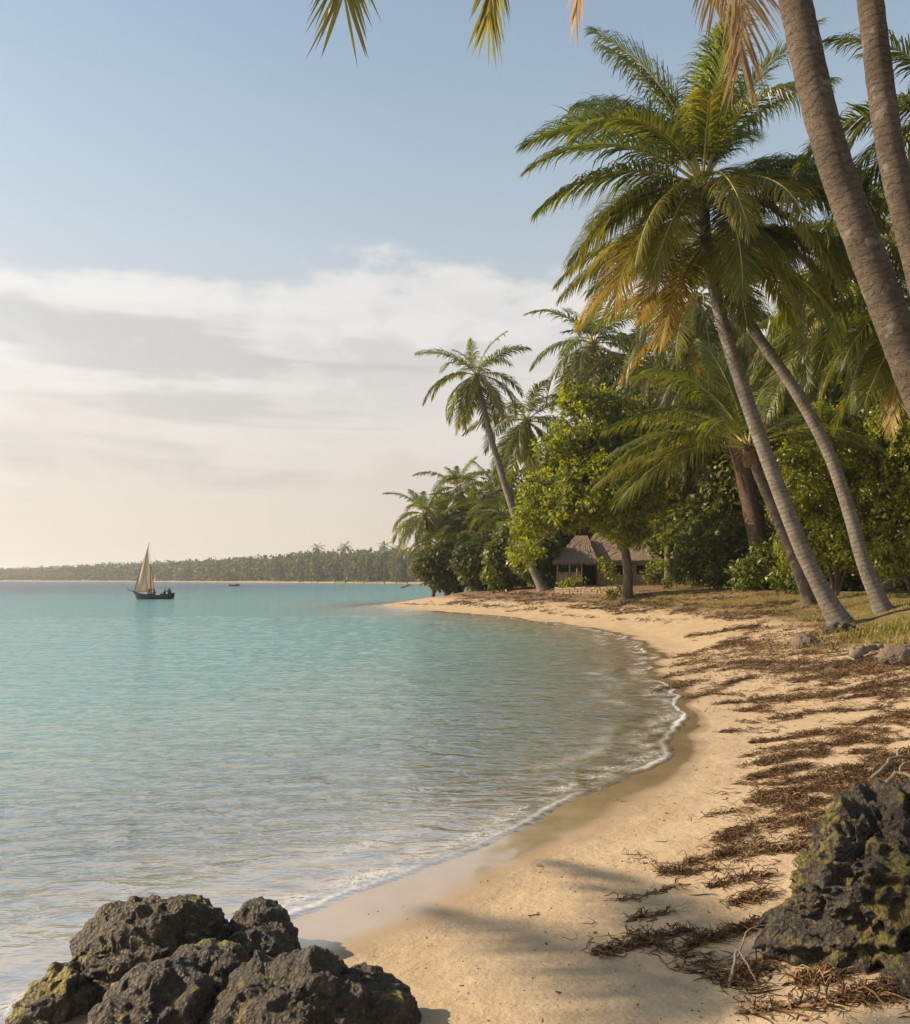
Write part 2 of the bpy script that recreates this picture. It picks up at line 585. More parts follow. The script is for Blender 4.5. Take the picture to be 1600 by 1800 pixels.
def palm_bark(name, ca, cb, ring, ring_dark, bump):
    m, nt, out = new_mat(name)
    a = nt.attr('along')
    po = nt.pos()
    wob = nt.math('MULTIPLY', nt.noise(po, 5.0, 4, 0.65), 0.26)
    ph = nt.math('FRACT', nt.math('DIVIDE', nt.math('ADD', a, wob), ring))
    rng = nt.ramp(ph, [(0.0, 0.0), (0.12, 0.9), (0.5, 1.0), (0.9, 0.75), (1.0, 0.0)])
    fine = nt.noise(nt.scale(po, (1, 1, 2.2)), 20, 7, 0.75)
    blot = nt.noise(po, 2.2, 5, 0.6)
    c = nt.mix(nt.ramp(blot, [(0.32, 0), (0.68, 1)]), ca, cb)
    c = nt.mix(1.0, c, nt.ramp(fine, [(0.3, 0.50), (0.7, 1.35)]), 'MULTIPLY')
    c = nt.mix(nt.math('MULTIPLY', nt.math('SUBTRACT', 1.0, rng), ring_dark), c, (0.05, 0.036, 0.026))
    c = nt.mix(nt.ramp(nt.noise(po, 7.0, 3, 0.5), [(0.62, 0), (0.70, 0.45)]), c, (0.36, 0.33, 0.28))
    h = nt.math('ADD', nt.math('MULTIPLY', rng, 0.5), nt.math('MULTIPLY', fine, 1.6))
    principled(nt, out, c, 0.9, 0.2, nt.bump(h, bump))
    return m


M_palm_grey = palm_bark('grey palm bark', (0.15, 0.125, 0.10), (0.29, 0.25, 0.21), 0.17, 0.55, 0.035)
M_palm_brown = palm_bark('brown palm bark', (0.100, 0.076, 0.058), (0.21, 0.165, 0.125), 0.085, 0.42, 0.028)
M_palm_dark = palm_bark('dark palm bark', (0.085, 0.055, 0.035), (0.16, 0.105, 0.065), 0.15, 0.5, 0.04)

# sand, earth and the sea bed
m_ground, nt, out = new_mat('sand and earth')
s = nt.attr('shore')
gm = nt.attr('green')
po = nt.pos()
wig = nt.math('MULTIPLY', nt.math('SUBTRACT', nt.noise(po, 0.9, 4, 0.55), 0.5), 1.5)
sw = nt.math('ADD', s, wig)
grain = nt.noise(po, 420, 3, 0.7)
mott = nt.noise(po, 1.6, 6, 0.6)
dry = nt.mix(nt.ramp(mott, [(0.25, 0), (0.75, 1)]), (0.385, 0.282, 0.172), (0.485, 0.370, 0.240))
dry = nt.mix(1.0, dry, nt.ramp(nt.noise(po, 55, 4, 0.7), [(0.3, 0.86), (0.7, 1.1)]), 'MULTIPLY')
dry = nt.mix(1.0, dry, nt.ramp(grain, [(0.25, 0.88), (0.75, 1.10)]), 'MULTIPLY')
specks = nt.ramp(nt.noise(po, 36, 3, 0.8), [(0.66, 0), (0.72, 0.75)])
dry = nt.mix(nt.math('MULTIPLY', specks, nt.smooth(s, 1.5, 4.0)), dry, (0.16, 0.095, 0.05))
wet_c = nt.mix(nt.ramp(mott, [(0.3, 0), (0.7, 1)]), (0.32, 0.23, 0.14), (0.40, 0.29, 0.18))
wet_c = nt.mix(1.0, wet_c, nt.ramp(grain, [(0.25, 0.88), (0.75, 1.1)]), 'MULTIPLY')
wet_s = nt.math('ADD', nt.attr('wet'), nt.math('MULTIPLY', wig, 0.22))
dryness = nt.smooth(wet_s, 0.75, 1.20)
c = nt.mix(dryness, wet_c, dry)
soil = nt.mix(nt.ramp(nt.noise(po, 2.4, 6, 0.65), [(0.35, 0), (0.65, 1)]), (0.085, 0.050, 0.027), (0.26, 0.165, 0.088))
soil = nt.mix(nt.ramp(nt.noise(po, 9, 5, 0.7), [(0.52, 0), (0.66, 0.8)]), soil, (0.42, 0.30, 0.175))
c = nt.mix(nt.smooth(nt.math('ADD', sw, nt.math('MULTIPLY', nt.noise(po, 3.1, 4), 1.2)), 5.2, 7.6), c, soil)
turf = nt.mix(nt.noise(po, 6, 5, 0.7), (0.085, 0.085, 0.022), (0.24, 0.20, 0.07))
c = nt.mix(nt.math('MULTIPLY', gm, nt.ramp(nt.noise(po, 2.6, 5, 0.65), [(0.36, 0), (0.56, 0.95)])), c, turf)
bed = nt.mix(nt.noise(po, 0.5, 4), (0.42, 0.36, 0.25), (0.50, 0.43, 0.31))
c = nt.mix(nt.smooth(s, -0.05, -1.4), c, bed)
hgt = nt.math('ADD', nt.math('MULTIPLY', nt.noise(po, 5.0, 6, 0.62), 0.040), nt.math('MULTIPLY', grain, 0.0012))
hgt = nt.math('ADD', hgt, nt.math('MULTIPLY', nt.noise(po, 30, 4, 0.6), 0.0035))
hgt = nt.math('ADD', hgt, nt.math('MULTIPLY', nt.noise(po, 2.6, 7, 0.7), nt.math('MULTIPLY', nt.smooth(s, 5.0, 7.5), 0.16)))
hgt = nt.math('MULTIPLY', hgt, nt.lin(dryness, 0, 1, 0.03, 1.0))
gloss = nt.smooth(wet_s, 0.95, 0.60)
rough = nt.lin(gloss, 0, 1, 0.92, 0.16)
gnd = principled(nt, None, c, rough, nt.lin(gloss, 0, 1, 0.2, 0.55), nt.bump(hgt, 1.0))
film = nt.add('ShaderNodeBsdfGlossy')
film.inputs['Roughness'].default_value = 0.10
gmix = nt.add('ShaderNodeMixShader')
lw = nt.add('ShaderNodeLayerWeight')
lw.inputs['Blend'].default_value = 0.5
nt.put(gmix.inputs[0], nt.math('MULTIPLY', nt.math('MULTIPLY', gloss, nt.lin(nt.noise(nt.scale(po, (1, 1, 1)), 1.3, 4, 0.6), 0.3, 0.7, 0.55, 1.0)), nt.math('MULTIPLY', nt.math('POWER', lw.outputs['Facing'], 2.0), 0.85)))
nt.l.new(gnd, gmix.inputs[1])
nt.l.new(film.outputs[0], gmix.inputs[2])
nt.l.new(gmix.outputs[0], out.inputs[0])

# sea water: coloured body under a rippled mirror; shallows let the sand show
m_water, nt, out = new_mat('sea water')
dep = nt.attr('depth')
s = nt.attr('shore')
po = nt.pos()
wide = nt.noise(nt.scale(po, (0.5, 1.0, 1)), 0.035, 3, 0.5)
dep_w = nt.math('MULTIPLY', dep, nt.lin(wide, 0.3, 0.7, 0.72, 1.28))
body_c = nt.ramp(nt.math('DIVIDE', dep_w, 14.0), [(0.0, (0.42, 0.41, 0.32)), (0.03, (0.27, 0.39, 0.32)), (0.085, (0.115, 0.335, 0.315)), (0.32, (0.062, 0.250, 0.280)),
                                                 (0.46, (0.030, 0.170, 0.225)), (0.64, (0.020, 0.070, 0.145))])
body = nt.add('ShaderNodeBsdfDiffuse')
nt.put(body.inputs[0], body_c)
clear = nt.add('ShaderNodeBsdfTransparent')
nt.put(clear.inputs[0], nt.ramp(nt.math('DIVIDE', dep, 1.5), [(0.0, (0.97, 0.96, 0.93)), (0.2, (0.86, 0.90, 0.86)), (1.0, (0.35, 0.72, 0.70))]))
opaq = nt.math('SUBTRACT', 1.0, nt.math('POWER', 2.71828, nt.math('MULTIPLY', dep, -1.8)))
inner = nt.add('ShaderNodeMixShader')
nt.put(inner.inputs[0], opaq)
nt.l.new(clear.outputs[0], inner.inputs[1])
nt.l.new(body.outputs[0], inner.inputs[2])
rip = nt.scale(po, (0.55, 1.25, 1))
h = nt.math('MULTIPLY', nt.noise(rip, 1.15, 3, 0.5, 0.4), 0.085)
h = nt.math('ADD', h, nt.math('MULTIPLY', nt.noise(rip, 3.3, 3, 0.55, 0.5), 0.125))
h = nt.math('ADD', h, nt.math('MULTIPLY', nt.noise(rip, 8.0, 3, 0.5, 0.3), 0.018))
h = nt.math('MULTIPLY', h, nt.lin(nt.smooth(s, -0.05, -2.0), 0, 1, 0.35, 1.0))
wn = nt.bump(h, 1.0)
fres = nt.add('ShaderNodeFresnel')
fres.inputs['IOR'].default_value = 1.33
nt.put(fres.inputs['Normal'], wn)
gl = nt.add('ShaderNodeBsdfGlossy')
gl.inputs['Roughness'].default_value = 0.06
nt.put(gl.inputs['Normal'], wn)
surf = nt.add('ShaderNodeMixShader')
nt.put(surf.inputs[0], nt.math('MULTIPLY', nt.math('MINIMUM', fres.outputs[0], 0.92), 0.64))
nt.l.new(inner.outputs[0], surf.inputs[1])
nt.l.new(gl.outputs[0], surf.inputs[2])
# foam: a bright lip on the edge of the swash and lace behind it
off = nt.math('MULTIPLY', s, -1.0)
fl = nt.attr('foam')
lacev = nt.vmath('ADD', po, nt.scale(po, (0, 0, 0)))
warp = nt.add('ShaderNodeVectorMath', operation='MULTIPLY_ADD')
wnoise = nt.add('ShaderNodeTexNoise')
nt.put(wnoise.inputs['Vector'], po)
wnoise.inputs['Scale'].default_value = 6.0
nt.l.new(wnoise.outputs['Color'], warp.inputs[0])
warp.inputs[1].default_value = (0.16, 0.16, 0)
nt.l.new(po, warp.inputs[2])
cell = nt.voronoi(warp.outputs[0], 8.0, 'DISTANCE_TO_EDGE')
cell2 = nt.voronoi(warp.outputs[0], 22.0, 'DISTANCE_TO_EDGE')
lace = nt.math('MAXIMUM', nt.smooth(cell, 0.10, 0.015), nt.math('MULTIPLY', nt.smooth(cell2, 0.14, 0.03), 0.8))
patch = nt.ramp(nt.noise(po, 1.7, 4, 0.6), [(0.42, 0), (0.60, 1)])
fo = nt.math('MAXIMUM', nt.math('MULTIPLY', nt.attr('lip'), nt.ramp(nt.noise(po, 14, 4, 0.7), [(0.28, 0.25), (0.5, 1.0)])), nt.math('MULTIPLY', nt.math('MULTIPLY', lace, fl), patch))
fo = nt.math('MINIMUM', fo, 0.95)
foam = nt.add('ShaderNodeBsdfDiffuse')
foam.inputs[0].default_value = (0.78, 0.77, 0.74, 1)
fin = nt.add('ShaderNodeMixShader')
nt.put(fin.inputs[0], fo)
nt.l.new(surf.outputs[0], fin.inputs[1])
nt.l.new(foam.outputs[0], fin.inputs[2])
nt.l.new(fin.outputs[0], out.inputs[0])
# END_WATER

# pitted coral rock
def rock_material(name, dark, mid, pale, algae, wet=0.0):
    m, nt, out = new_mat(name)
    po = nt.pos()
    geo = nt.add('ShaderNodeNewGeometry')
    n1 = nt.noise(po, 9, 6, 0.65)
    n2_ = nt.noise(po, 34, 5, 0.7)
    c = nt.mix(nt.ramp(n1, [(0.32, 0), (0.68, 1)]), dark, mid)
    c = nt.mix(nt.ramp(n2_, [(0.56, 0), (0.72, 0.75)]), c, pale)
    c = nt.mix(nt.ramp(nt.voronoi(po, 60), [(0.0, 0.55), (0.25, 0.0)]), c, dark)
    sp = nt.add('ShaderNodeSeparateXYZ')
    nt.l.new(geo.outputs['Normal'], sp.inputs[0])
    top = nt.smooth(nt.math('SUBTRACT', sp.outputs[2], nt.math('MULTIPLY', sp.outputs[0], 0.6)), 0.25, 0.95)
    al = nt.math('MULTIPLY', top, nt.ramp(nt.noise(po, 2.9, 6, 0.65), [(0.53, 0), (0.60, 1)]))
    c = nt.mix(nt.math('MULTIPLY', al, algae), c, nt.mix(nt.noise(po, 25, 3), (0.13, 0.115, 0.012), (0.34, 0.27, 0.03)))
    h = nt.math('ADD', nt.math('MULTIPLY', n2_, 0.035), nt.math('MULTIPLY', nt.noise(po, 110, 4, 0.7), 0.006))
    h = nt.math('ADD', h, nt.math('MULTIPLY', nt.voronoi(po, 42), 0.022))
    principled(nt, out, c, nt.ramp(n1, [(0.3, 0.34), (0.7, 0.8)]), 0.5, nt.bump(h, 1.0))
    return m


M_rock = rock_material('dark coral rock', (0.020, 0.015, 0.009), (0.090, 0.066, 0.040), (0.32, 0.235, 0.14), 0.95)
M_rock_pit = rock_material('pitted coral rock', (0.015, 0.012, 0.009), (0.068, 0.053, 0.036), (0.32, 0.24, 0.15), 0.5)
M_boulder = rock_material('beach boulder', (0.12, 0.085, 0.055), (0.22, 0.16, 0.105), (0.33, 0.25, 0.17), 0.15)
M_weed = leaf_material('dried seaweed', [(0.038, 0.022, 0.012), (0.075, 0.042, 0.020), (0.12, 0.068, 0.032), (0.18, 0.105, 0.05), (0.34, 0.22, 0.115)], (1.2, 1.0, 0.8), 0.12, 0.7, 0.2)
M_drift = plain('driftwood', (0.13, 0.10, 0.072), (0.28, 0.225, 0.165), 6, 0.85, 0.01, 30, stretch=(1, 1, 1))
M_thatch = plain('thatch', (0.18, 0.125, 0.082), (0.38, 0.28, 0.19), 3.5, 0.95, 0.09, 16, stretch=(2.5, 2.5, 0.5))
M_hutwood = plain('hut timber', (0.36, 0.25, 0.145), (0.58, 0.43, 0.27), 4, 0.8, 0.01, 20, stretch=(3, 3, 0.4))
M_hutwall = plain('woven wall', (0.30, 0.215, 0.13), (0.48, 0.36, 0.23), 7, 0.9, 0.02, 30)
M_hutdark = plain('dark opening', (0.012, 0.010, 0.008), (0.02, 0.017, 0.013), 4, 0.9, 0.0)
M_stone = plain('pale stone', (0.17, 0.125, 0.08), (0.32, 0.24, 0.155), 5, 0.9, 0.04, 14)
M_hull = plain('tarred hull', (0.012, 0.014, 0.012), (0.035, 0.032, 0.025), 3, 0.55, 0.004, 20)
M_spar = plain('wooden spar', (0.10, 0.065, 0.04), (0.17, 0.115, 0.07), 4, 0.7, 0.003)
M_skin = plain('brown skin', (0.085, 0.045, 0.028), (0.11, 0.06, 0.036), 4, 0.55, 0.0)
M_cloth_d = plain('dark cloth', (0.03, 0.032, 0.04), (0.05, 0.05, 0.06), 4, 0.9, 0.002)
M_cloth_l = plain('faded cloth', (0.25, 0.20, 0.20), (0.34, 0.28, 0.27), 4, 0.9, 0.002)
m_sail, nt, out = new_mat('sail canvas')
c = nt.mix(nt.noise(nt.objco(), 1.2, 4), (0.60, 0.49, 0.36), (0.72, 0.60, 0.46))
p1 = principled(nt, None, c, 0.9, 0.1)
t1 = nt.add('ShaderNodeBsdfTranslucent')
nt.put(t1.inputs[0], c)
mx = nt.add('ShaderNodeMixShader')
mx.inputs[0].default_value = 0.5
nt.l.new(p1, mx.inputs[1])
nt.l.new(t1.outputs[0], mx.inputs[2])
nt.l.new(mx.outputs[0], out.inputs[0])
# END_MATERIALS

# ------------------------------------------------------------------ ground and sea
ang = np.concatenate([np.linspace(-180, -40, 48, endpoint=False), np.linspace(-40, 40, 590, endpoint=False), np.linspace(40, 180, 48, endpoint=False)])
rad = np.concatenate([[0.1], np.geomspace(0.9, 60, 520), np.geomspace(61.5, 4200, 170)])
th = np.radians(ang)
GX = (rad[:, None] * np.sin(th)[None]).ravel()
GY = (rad[:, None] * np.cos(th)[None]).ravel()
GZ, GS = land(GX, GY)
na, nr = len(ang), len(rad)
ii = np.arange(nr - 1)[:, None] * na
jj = np.arange(na)[None]
kk = (jj + 1) % na
GQ = np.stack([ii + jj, ii + na + jj, ii + na + kk, ii + kk], -1).reshape(-1, 4)
grass_c = at(1530, 1090)
GREEN = np.clip((GS - 5.6) / 2.0, 0, 1) * np.clip((GX - 8.5) / 3, 0, 1) * np.clip((60 - GY) / 25, 0, 1)
far_green = np.clip((GS - 30) / 20, 0, 1)
g = link('ground', make_mesh('ground', np.stack([GX, GY, GZ], 1), [GQ], [m_ground], smooth=True, attrs={'shore': GS, 'wet': np.where(GS > 0, GS * np.interp(np.hypot(GX, GY), [6, 9, 14], [1, 1.3, 2.4]), GS), 'green': np.maximum(GREEN, far_green)}))
tag(g, 'pale golden sand beach rising to dry earth', None, kind='structure')

dist = np.hypot(GX, GY)
fade = np.clip(-GS / 2.5, 0, 1) * np.clip((160 - dist) / 100, 0, 1)
wave = 0.016 * fbm(np.stack([GX * 0.55, GY * 1.0, GX * 0 + 3.3], 1), 2, 0.5, 21) + 0.012 * fbm(np.stack([GX * 1.7, GY * 2.9, GX * 0 + 8.1], 1), 2, 0.5, 31)
swash = 0.018 * np.exp(-((GS + 0.10) / 0.16) ** 2) + 0.012 * np.exp(-((GS + 0.9 + 0.35 * n2(GX, GY, 0.5, 40)) / 0.25) ** 2)
WZ = wave * fade * np.where(dist < 60, 1, 0.6) + swash * (dist < 60)
sc = np.clip(dist / 9.0, 0.7, 1.35)
LIP = np.exp(-((GS + 0.028 * sc) / (0.030 * sc)) ** 2) * np.clip(0.72 + 1.3 * n2(GX, GY, 0.6, 50), 0.10, 1)
l2 = GS + (0.95 + 0.5 * n2(GX, GY, 0.33, 51)) * np.clip(sc, 0.8, 1.6)
FOAM = 0.5 * np.clip(1.15 - np.abs(GS + 0.2 * sc) / (0.30 * sc), 0, 1) * (GS < 0.1) + 0.4 * np.exp(-(l2 / (0.16 * sc)) ** 2) * np.clip(0.35 + 2.0 * n2(GX, GY, 0.3, 52), 0, 1)
keep = (GS < 0.45).reshape(nr, na)
kq = keep.ravel()[GQ].any(axis=1)
used = np.unique(GQ[kq])
remap = np.full(len(GX), -1)
remap[used] = np.arange(len(used))
wv = np.stack([GX, GY, WZ], 1)[used]
sea = link('sea', make_mesh('sea', wv, [remap[GQ[kq]]], [m_water], smooth=True,
                            attrs={'shore': GS[used], 'depth': np.maximum(0, -GZ[used]), 'lip': LIP[used], 'foam': np.clip(FOAM[used], 0, 1)}))
tag(sea, 'calm turquoise sea water paling to clear shallows', None, kind='structure')

# ------------------------------------------------------------------ haze over everything
hz, nt, out = new_mat('haze')
pv = nt.add('ShaderNodeVolumePrincipled')
pv.inputs['Color'].default_value = (0.93, 0.95, 1.0, 1)
pv.inputs['Density'].default_value = 0.00028
pv.inputs['Anisotropy'].default_value = 0.35
nt.l.new(pv.outputs[0], out.inputs['Volume'])
b = MB()
zl, zh = float(GZ.min()) - 1.0, 42.0
b.box((0, 0, (zl + zh) / 2), (9000, 9000, zh - zl))
haze = b.build('haze', hz)
tag(haze, 'thin pale haze over the bay', None, kind='stuff')
# END_SETTING


# ------------------------------------------------------------------ palm fronds
def frond_geometry(pts, side, n_leaf, leaf_len, width, droop, seed, lift=0.30, rr=0.035, bare=0.16, sparse=0.0, tip=(0.22, 0.38)):
    rng = np.random.default_rng(seed)
    pts = np.asarray(pts, float)
    L = np.concatenate([[0], np.cumsum(np.linalg.norm(np.diff(pts, axis=0), axis=1))])
    tot = L[-1]
    T = np.gradient(pts, axis=0)
    T /= np.linalg.norm(T, axis=1)[:, None] + 1e-9
    side = np.asarray(side, float)
    S = side[None] - (T @ side)[:, None] * T
    S /= np.linalg.norm(S, axis=1)[:, None] + 1e-9
    roll = rng.normal(0, 0.28) * (L / tot) + rng.normal(0, 0.10)
    S = S * np.cos(roll)[:, None] + np.cross(T, S) * np.sin(roll)[:, None]
    N = np.cross(S, T)
    N = np.where((N[:1, 2:3] < 0) & (np.abs(N[:1, 2:3]) > .05), -N, N)
    V, Q, M, AL = [], [], [], []
    nv = 0
    for sg in (-1, 1):
        t = bare + (1 - bare) * (np.arange(n_leaf) + rng.random(n_leaf) * 0.5) / n_leaf
        if sparse > 0:
            t = t[rng.random(len(t)) > sparse]
        u = np.clip(t * tot, 0, tot)
        base = np.stack([np.interp(u, L, pts[:, i]) for i in range(3)], 1)
        Ti = np.stack([np.interp(u, L, T[:, i]) for i in range(3)], 1)
        Si = np.stack([np.interp(u, L, S[:, i]) for i in range(3)], 1) * sg
        Ni = np.stack([np.interp(u, L, N[:, i]) for i in range(3)], 1)
        q = (t - bare) / (1 - bare)
        a = np.interp(q, [0, 0.4, 0.8, 1.0], [1.00, 0.80, 0.54, tip[0]]) + rng.normal(0, 0.07, len(t))
        ll = leaf_len * np.interp(q, [0, 0.12, 0.35, 0.65, 0.9, 1.0], [0.45, 0.82, 1.0, 0.90, max(0.62, tip[1]), tip[1]]) * rng.uniform(0.82, 1.12, len(t))
        li = lift + rng.normal(0, 0.10, len(t))
        D = np.cos(a)[:, None] * Ti + np.sin(a)[:, None] * (np.cos(li)[:, None] * Si + np.sin(li)[:, None] * Ni)
        wd = width * np.interp(q, [0, 0.3, 1], [0.8, 1.0, 0.6])
        dr = droop * rng.uniform(0.5, 1.5, len(t)) * np.interp(q, [0, 0.5, 1], [1.15, 1.0, 0.8])
        dr = np.where(rng.random(len(t)) < 0.05, dr + 1.2, dr)
        k = 4
        step = ll / (k - 1)
        p = base.copy()
        d = D.copy()
        rows = []
        for j in range(k):
            wv_ = Ti - (Ti * d).sum(1)[:, None] * d
            wv_ /= np.linalg.norm(wv_, axis=1)[:, None] + 1e-9
            hw = (wd * (0.55, 1.0, 0.75, 0.06)[j] / 2)[:, None]
            rows.append((p - wv_ * hw, p + wv_ * hw))
            if j < k - 1:
                p = p + d * step[:, None]
                d = d + np.array((0, 0, -1.0))[None] * (dr * (0.5 + 0.6 * j))[:, None]
                d /= np.linalg.norm(d, axis=1)[:, None]
        m = len(t)
        arr = np.stack([r for pr in rows for r in pr], 1)          # m, 2k, 3
        V.append(arr.reshape(-1, 3))
        AL.append(np.repeat(q, 2 * k))
        o = nv + np.arange(m)[:, None] * (2 * k)
        for j in range(k - 1):
            Q.append(np.concatenate([o + 2 * j, o + 2 * j + 1, o + 2 * j + 3, o + 2 * j + 2], 1))
        nv += m * 2 * k
    mb = MB()
    mb.put(np.concatenate(V), np.concatenate(Q), 0, np.concatenate(AL))
    mb.tube(pts, rr * np.interp(L / tot, [0, 0.06, 0.2, 1], [1.7, 1.1, 0.85, 0.14]), 5, 1)
    return mb


def arc_pts(e, bend, length, n=14, power=1.15, twist=0.0):
    """a frond's stalk in the local x-z plane"""
    t = (np.arange(n - 1) + 0.5) / (n - 1)
    th_ = np.radians(e - bend * t ** power)
    st = length / (n - 1)
    x = np.concatenate([[0], np.cumsum(np.cos(th_) * st)])
    z = np.concatenate([[0], np.cumsum(np.sin(th_) * st)])
    y = twist * length * (np.linspace(0, 1, n) ** 2)
    return np.stack([x, y, z], 1)


_frond_cache = {}


def frond_mesh(e, bend, lod, mat, var, leaf_k=1.0):
    """a frond of unit length 5 m; shared by every palm of the same detail"""
    key = (e, bend, lod, mat, var, leaf_k)
    if key not in _frond_cache:
        nl, wd, rr = {0: (118, 0.050, 0.042), 1: (74, 0.064, 0.040), 2: (42, 0.105, 0.045), 3: (16, 0.30, 0.06)}[lod]
        rs = random.Random(hash((int(e), int(bend), var)) & 0xffff)
        pts = arc_pts(e, bend, 5.0, 15 if lod < 2 else 8, 1.15, rs.uniform(-0.13, 0.13))
        droop = 0.50 + 0.25 * var if e > -20 else 0.18
        mb = frond_geometry(pts, (0, 1, 0), nl, 1.22 * leaf_k, wd, droop, rs.randrange(9999), 0.24 if e > 30 else 0.08, rr)
        _frond_cache[key] = mb.mesh('frond', [M_frond[mat], M_rachis_dry if mat == 4 else M_rachis])
    return _frond_cache[key]


def trunk_mesh(pts, r0, r1, mat, seed, sides=14, bulge=1.7, rings=0.0, n=48):
    rng = np.random.default_rng(seed)
    c = spline(pts, n)
    L = np.concatenate([[0], np.cumsum(np.linalg.norm(np.diff(c, axis=0), axis=1))])
    t = L / L[-1]
    r = r0 + (r1 - r0) * t ** 0.8
    r = r * (1 + (bulge - 1) * np.exp(-L / 0.55))
    r = r * (1 + rng.normal(0, 0.012, n))
    j = 1 + 0.05 * rng.normal(0, 1, (1, sides)) * np.exp(-L / 1.5)[:, None] + rings * rng.normal(0, 1, (n, sides))
    mb = MB()
    mb.tube(c, r, sides, 0, True, j)
    return mb.mesh('trunk', mat, True), c


def fibre_heart(size, seed, up_dir):
    """the ragged brown fibre and old stalk bases under a palm's crown"""
    rng = np.random.default_rng(seed)
    mb = MB()
    for i in range(26):
        a = rng.uniform(0, 2 * math.pi)
        e = rng.uniform(-0.9, 1.2)
        d = np.array((math.cos(a) * math.cos(e), math.sin(a) * math.cos(e), math.sin(e)))
        l = size * rng.uniform(0.7, 1.5)
        p = np.array([(0, 0, -0.1 * size), d * l * 0.5, d * l + np.array((0, 0, -0.25 * l))])
        mb.tube(spline(p, 5), size * np.array([0.20, 0.17, 0.12, 0.08, 0.03]) * rng.uniform(0.7, 1.3), 5, 0)
    q = np.array([(0, 0, -1.4 * size), (0, 0, -0.6 * size), (0, 0, 0), (0, 0, 0.5 * size)])
    mb.tube(q, np.array([0.35, 0.62, 0.66, 0.3]) * size, 9, 0)
    return mb.mesh('fibre_sheath', M_fibre)


def crown_fronds(root, crown, specs, lod, length, rng, tilt=(0, 0)):
    """specs: (azimuth deg, start angle, bend, length factor, material index)"""
    for az, e, bend, lf, mat in specs:
        me = frond_mesh(e, bend, lod, mat, rng.randrange(3))
        o = link('frond', me, root, crown, (R(tilt[0]) + rng.uniform(-0.22, 0.22), R(tilt[1]) + rng.uniform(-0.06, 0.06), R(az)), length * lf / 5.0)
        o.rotation_mode = 'XYZ'


def crown_specs(n, rng, yellow=0.25, top=82, low=-50, gap=None):
    out_ = []
    for i in range(n):
        f = (i + 0.5) / n
        az = (i * 137.5 + rng.uniform(-16, 16)) % 360
        e = top + (low - top) * f ** 0.85
        e = round(e / 8) * 8
        bend = round((42 + 46 * math.sin(math.pi * min(1, f * 1.15)) + rng.uniform(-8, 8)) / 8) * 8
        if e < -30:
            bend = 32
        mat = 0 if f < 0.35 else 1
        if f > 1 - yellow:
            mat = 2 if rng.random() < 0.75 else 3
        lf = (0.72 if f < 0.12 else 0.95 if f < 0.8 else 0.9) * rng.uniform(0.88, 1.08)
        out_.append((az, e, bend, lf, mat))
    return out_


def palm(label, trunk_pts, r0, r1, length, lod, seed, specs=None, n=26, yellow=0.25, bark=None, group=None, heart=0.42, tilt=(0, 0), bulge=1.7, sides=14, dry=0, low=-50, rings=0.0, nseg=48):
    rng = random.Random(seed)
    base = Vector(trunk_pts[0])
    root = thing('palm_tree', label, 'palm tree', base, 0, group)
    loc = [Vector(p) - base for p in trunk_pts]
    loc[0] = loc[0] - (loc[1] - loc[0]).normalized() * 0.35
    me, c = trunk_mesh([tuple(p) for p in loc], r0, r1, bark or M_palm_grey, seed, sides, bulge, rings, nseg)
    link('trunk', me, root)
    top = loc[-1]
    link('fibre_sheath', fibre_heart(heart * length / 5.0, seed + 5, None), root, top)
    sp = specs if specs is not None else crown_specs(n, rng, yellow, low=low)
    for k in range(dry):
        sp = sp + [(rng.uniform(0, 360), -72, 16, rng.uniform(0.6, 0.8), 4)]
    crown_fronds(root, top + Vector((0, 0, 0.12)), sp, lod, length, rng, tilt)
    return root


# ------------------------------------------------------------------ broad-leaved trees and shrubs
def leaf_cloud(clumps, axes, per, leaf_len, leaf_w, seed, spread=0.5):
    """rosettes of leaves: clump centres (n,3) and outward axes (n,3)"""
    rng = np.random.default_rng(seed)
    n = len(clumps) * per
    C = np.repeat(clumps, per, 0)
    A = np.repeat(axes, per, 0)
    rd = rng.normal(0, 1, (n, 3))
    D = A * 0.45 + rd / np.linalg.norm(rd, axis=1)[:, None] * 0.95
    D[:, 2] -= 0.15
    D /= np.linalg.norm(D, axis=1)[:, None]
    l = leaf_len * rng.uniform(0.35, 1.0, n) ** 0.8 * 1.25
    start = C + rng.normal(0, spread * leaf_len, (n, 3))
    up_ = A * 0.8 + rng.normal(0, 0.45, (n, 3)) + np.array((0, 0, 0.4))
    W = np.cross(D, up_)
    W /= np.linalg.norm(W, axis=1)[:, None] + 1e-9
    hw = (leaf_w * rng.uniform(0.7, 1.2, n) / 2)[:, None]
    mid = start + D * (l * 0.5)[:, None]
    D2 = D + np.array((0, 0, -0.45))
    D2 /= np.linalg.norm(D2, axis=1)[:, None]
    tip = mid + D2 * (l * 0.5)[:, None]
    V = np.stack([start, mid - W * hw, mid + W * hw, tip], 1).reshape(-1, 3)
    o = np.arange(n)[:, None] * 4
    return V, np.concatenate([np.concatenate([o, o + 1, o + 2], 1), np.concatenate([o + 2, o + 1, o + 3], 1)])


def blob_clumps(blobs, n, seed, rough=0.35):
    rng = np.random.default_rng(seed)
    vol = np.array([(b[3] * b[4] * b[5]) ** (2 / 3) for b in blobs])
    cnt = rng.multinomial(n, vol / vol.sum())
    P_, A_ = [], []
    for (x, y, z, rx, ry, rz), c in zip(blobs, cnt):
        d = rng.normal(0, 1, (c, 3))
        d /= np.linalg.norm(d, axis=1)[:, None]
        bump_ = 1 + rough * fbm(d * 2.2 + np.array((x, y, z)), 3, 0.6, seed % 50)
        r = (bump_ * rng.uniform(0.55, 1.02, c) ** 0.6)[:, None]
        P_.append(np.array((x, y, z)) + d * r * np.array((rx, ry, rz)))
        A_.append(d)
    return np.concatenate(P_), np.concatenate(A_)


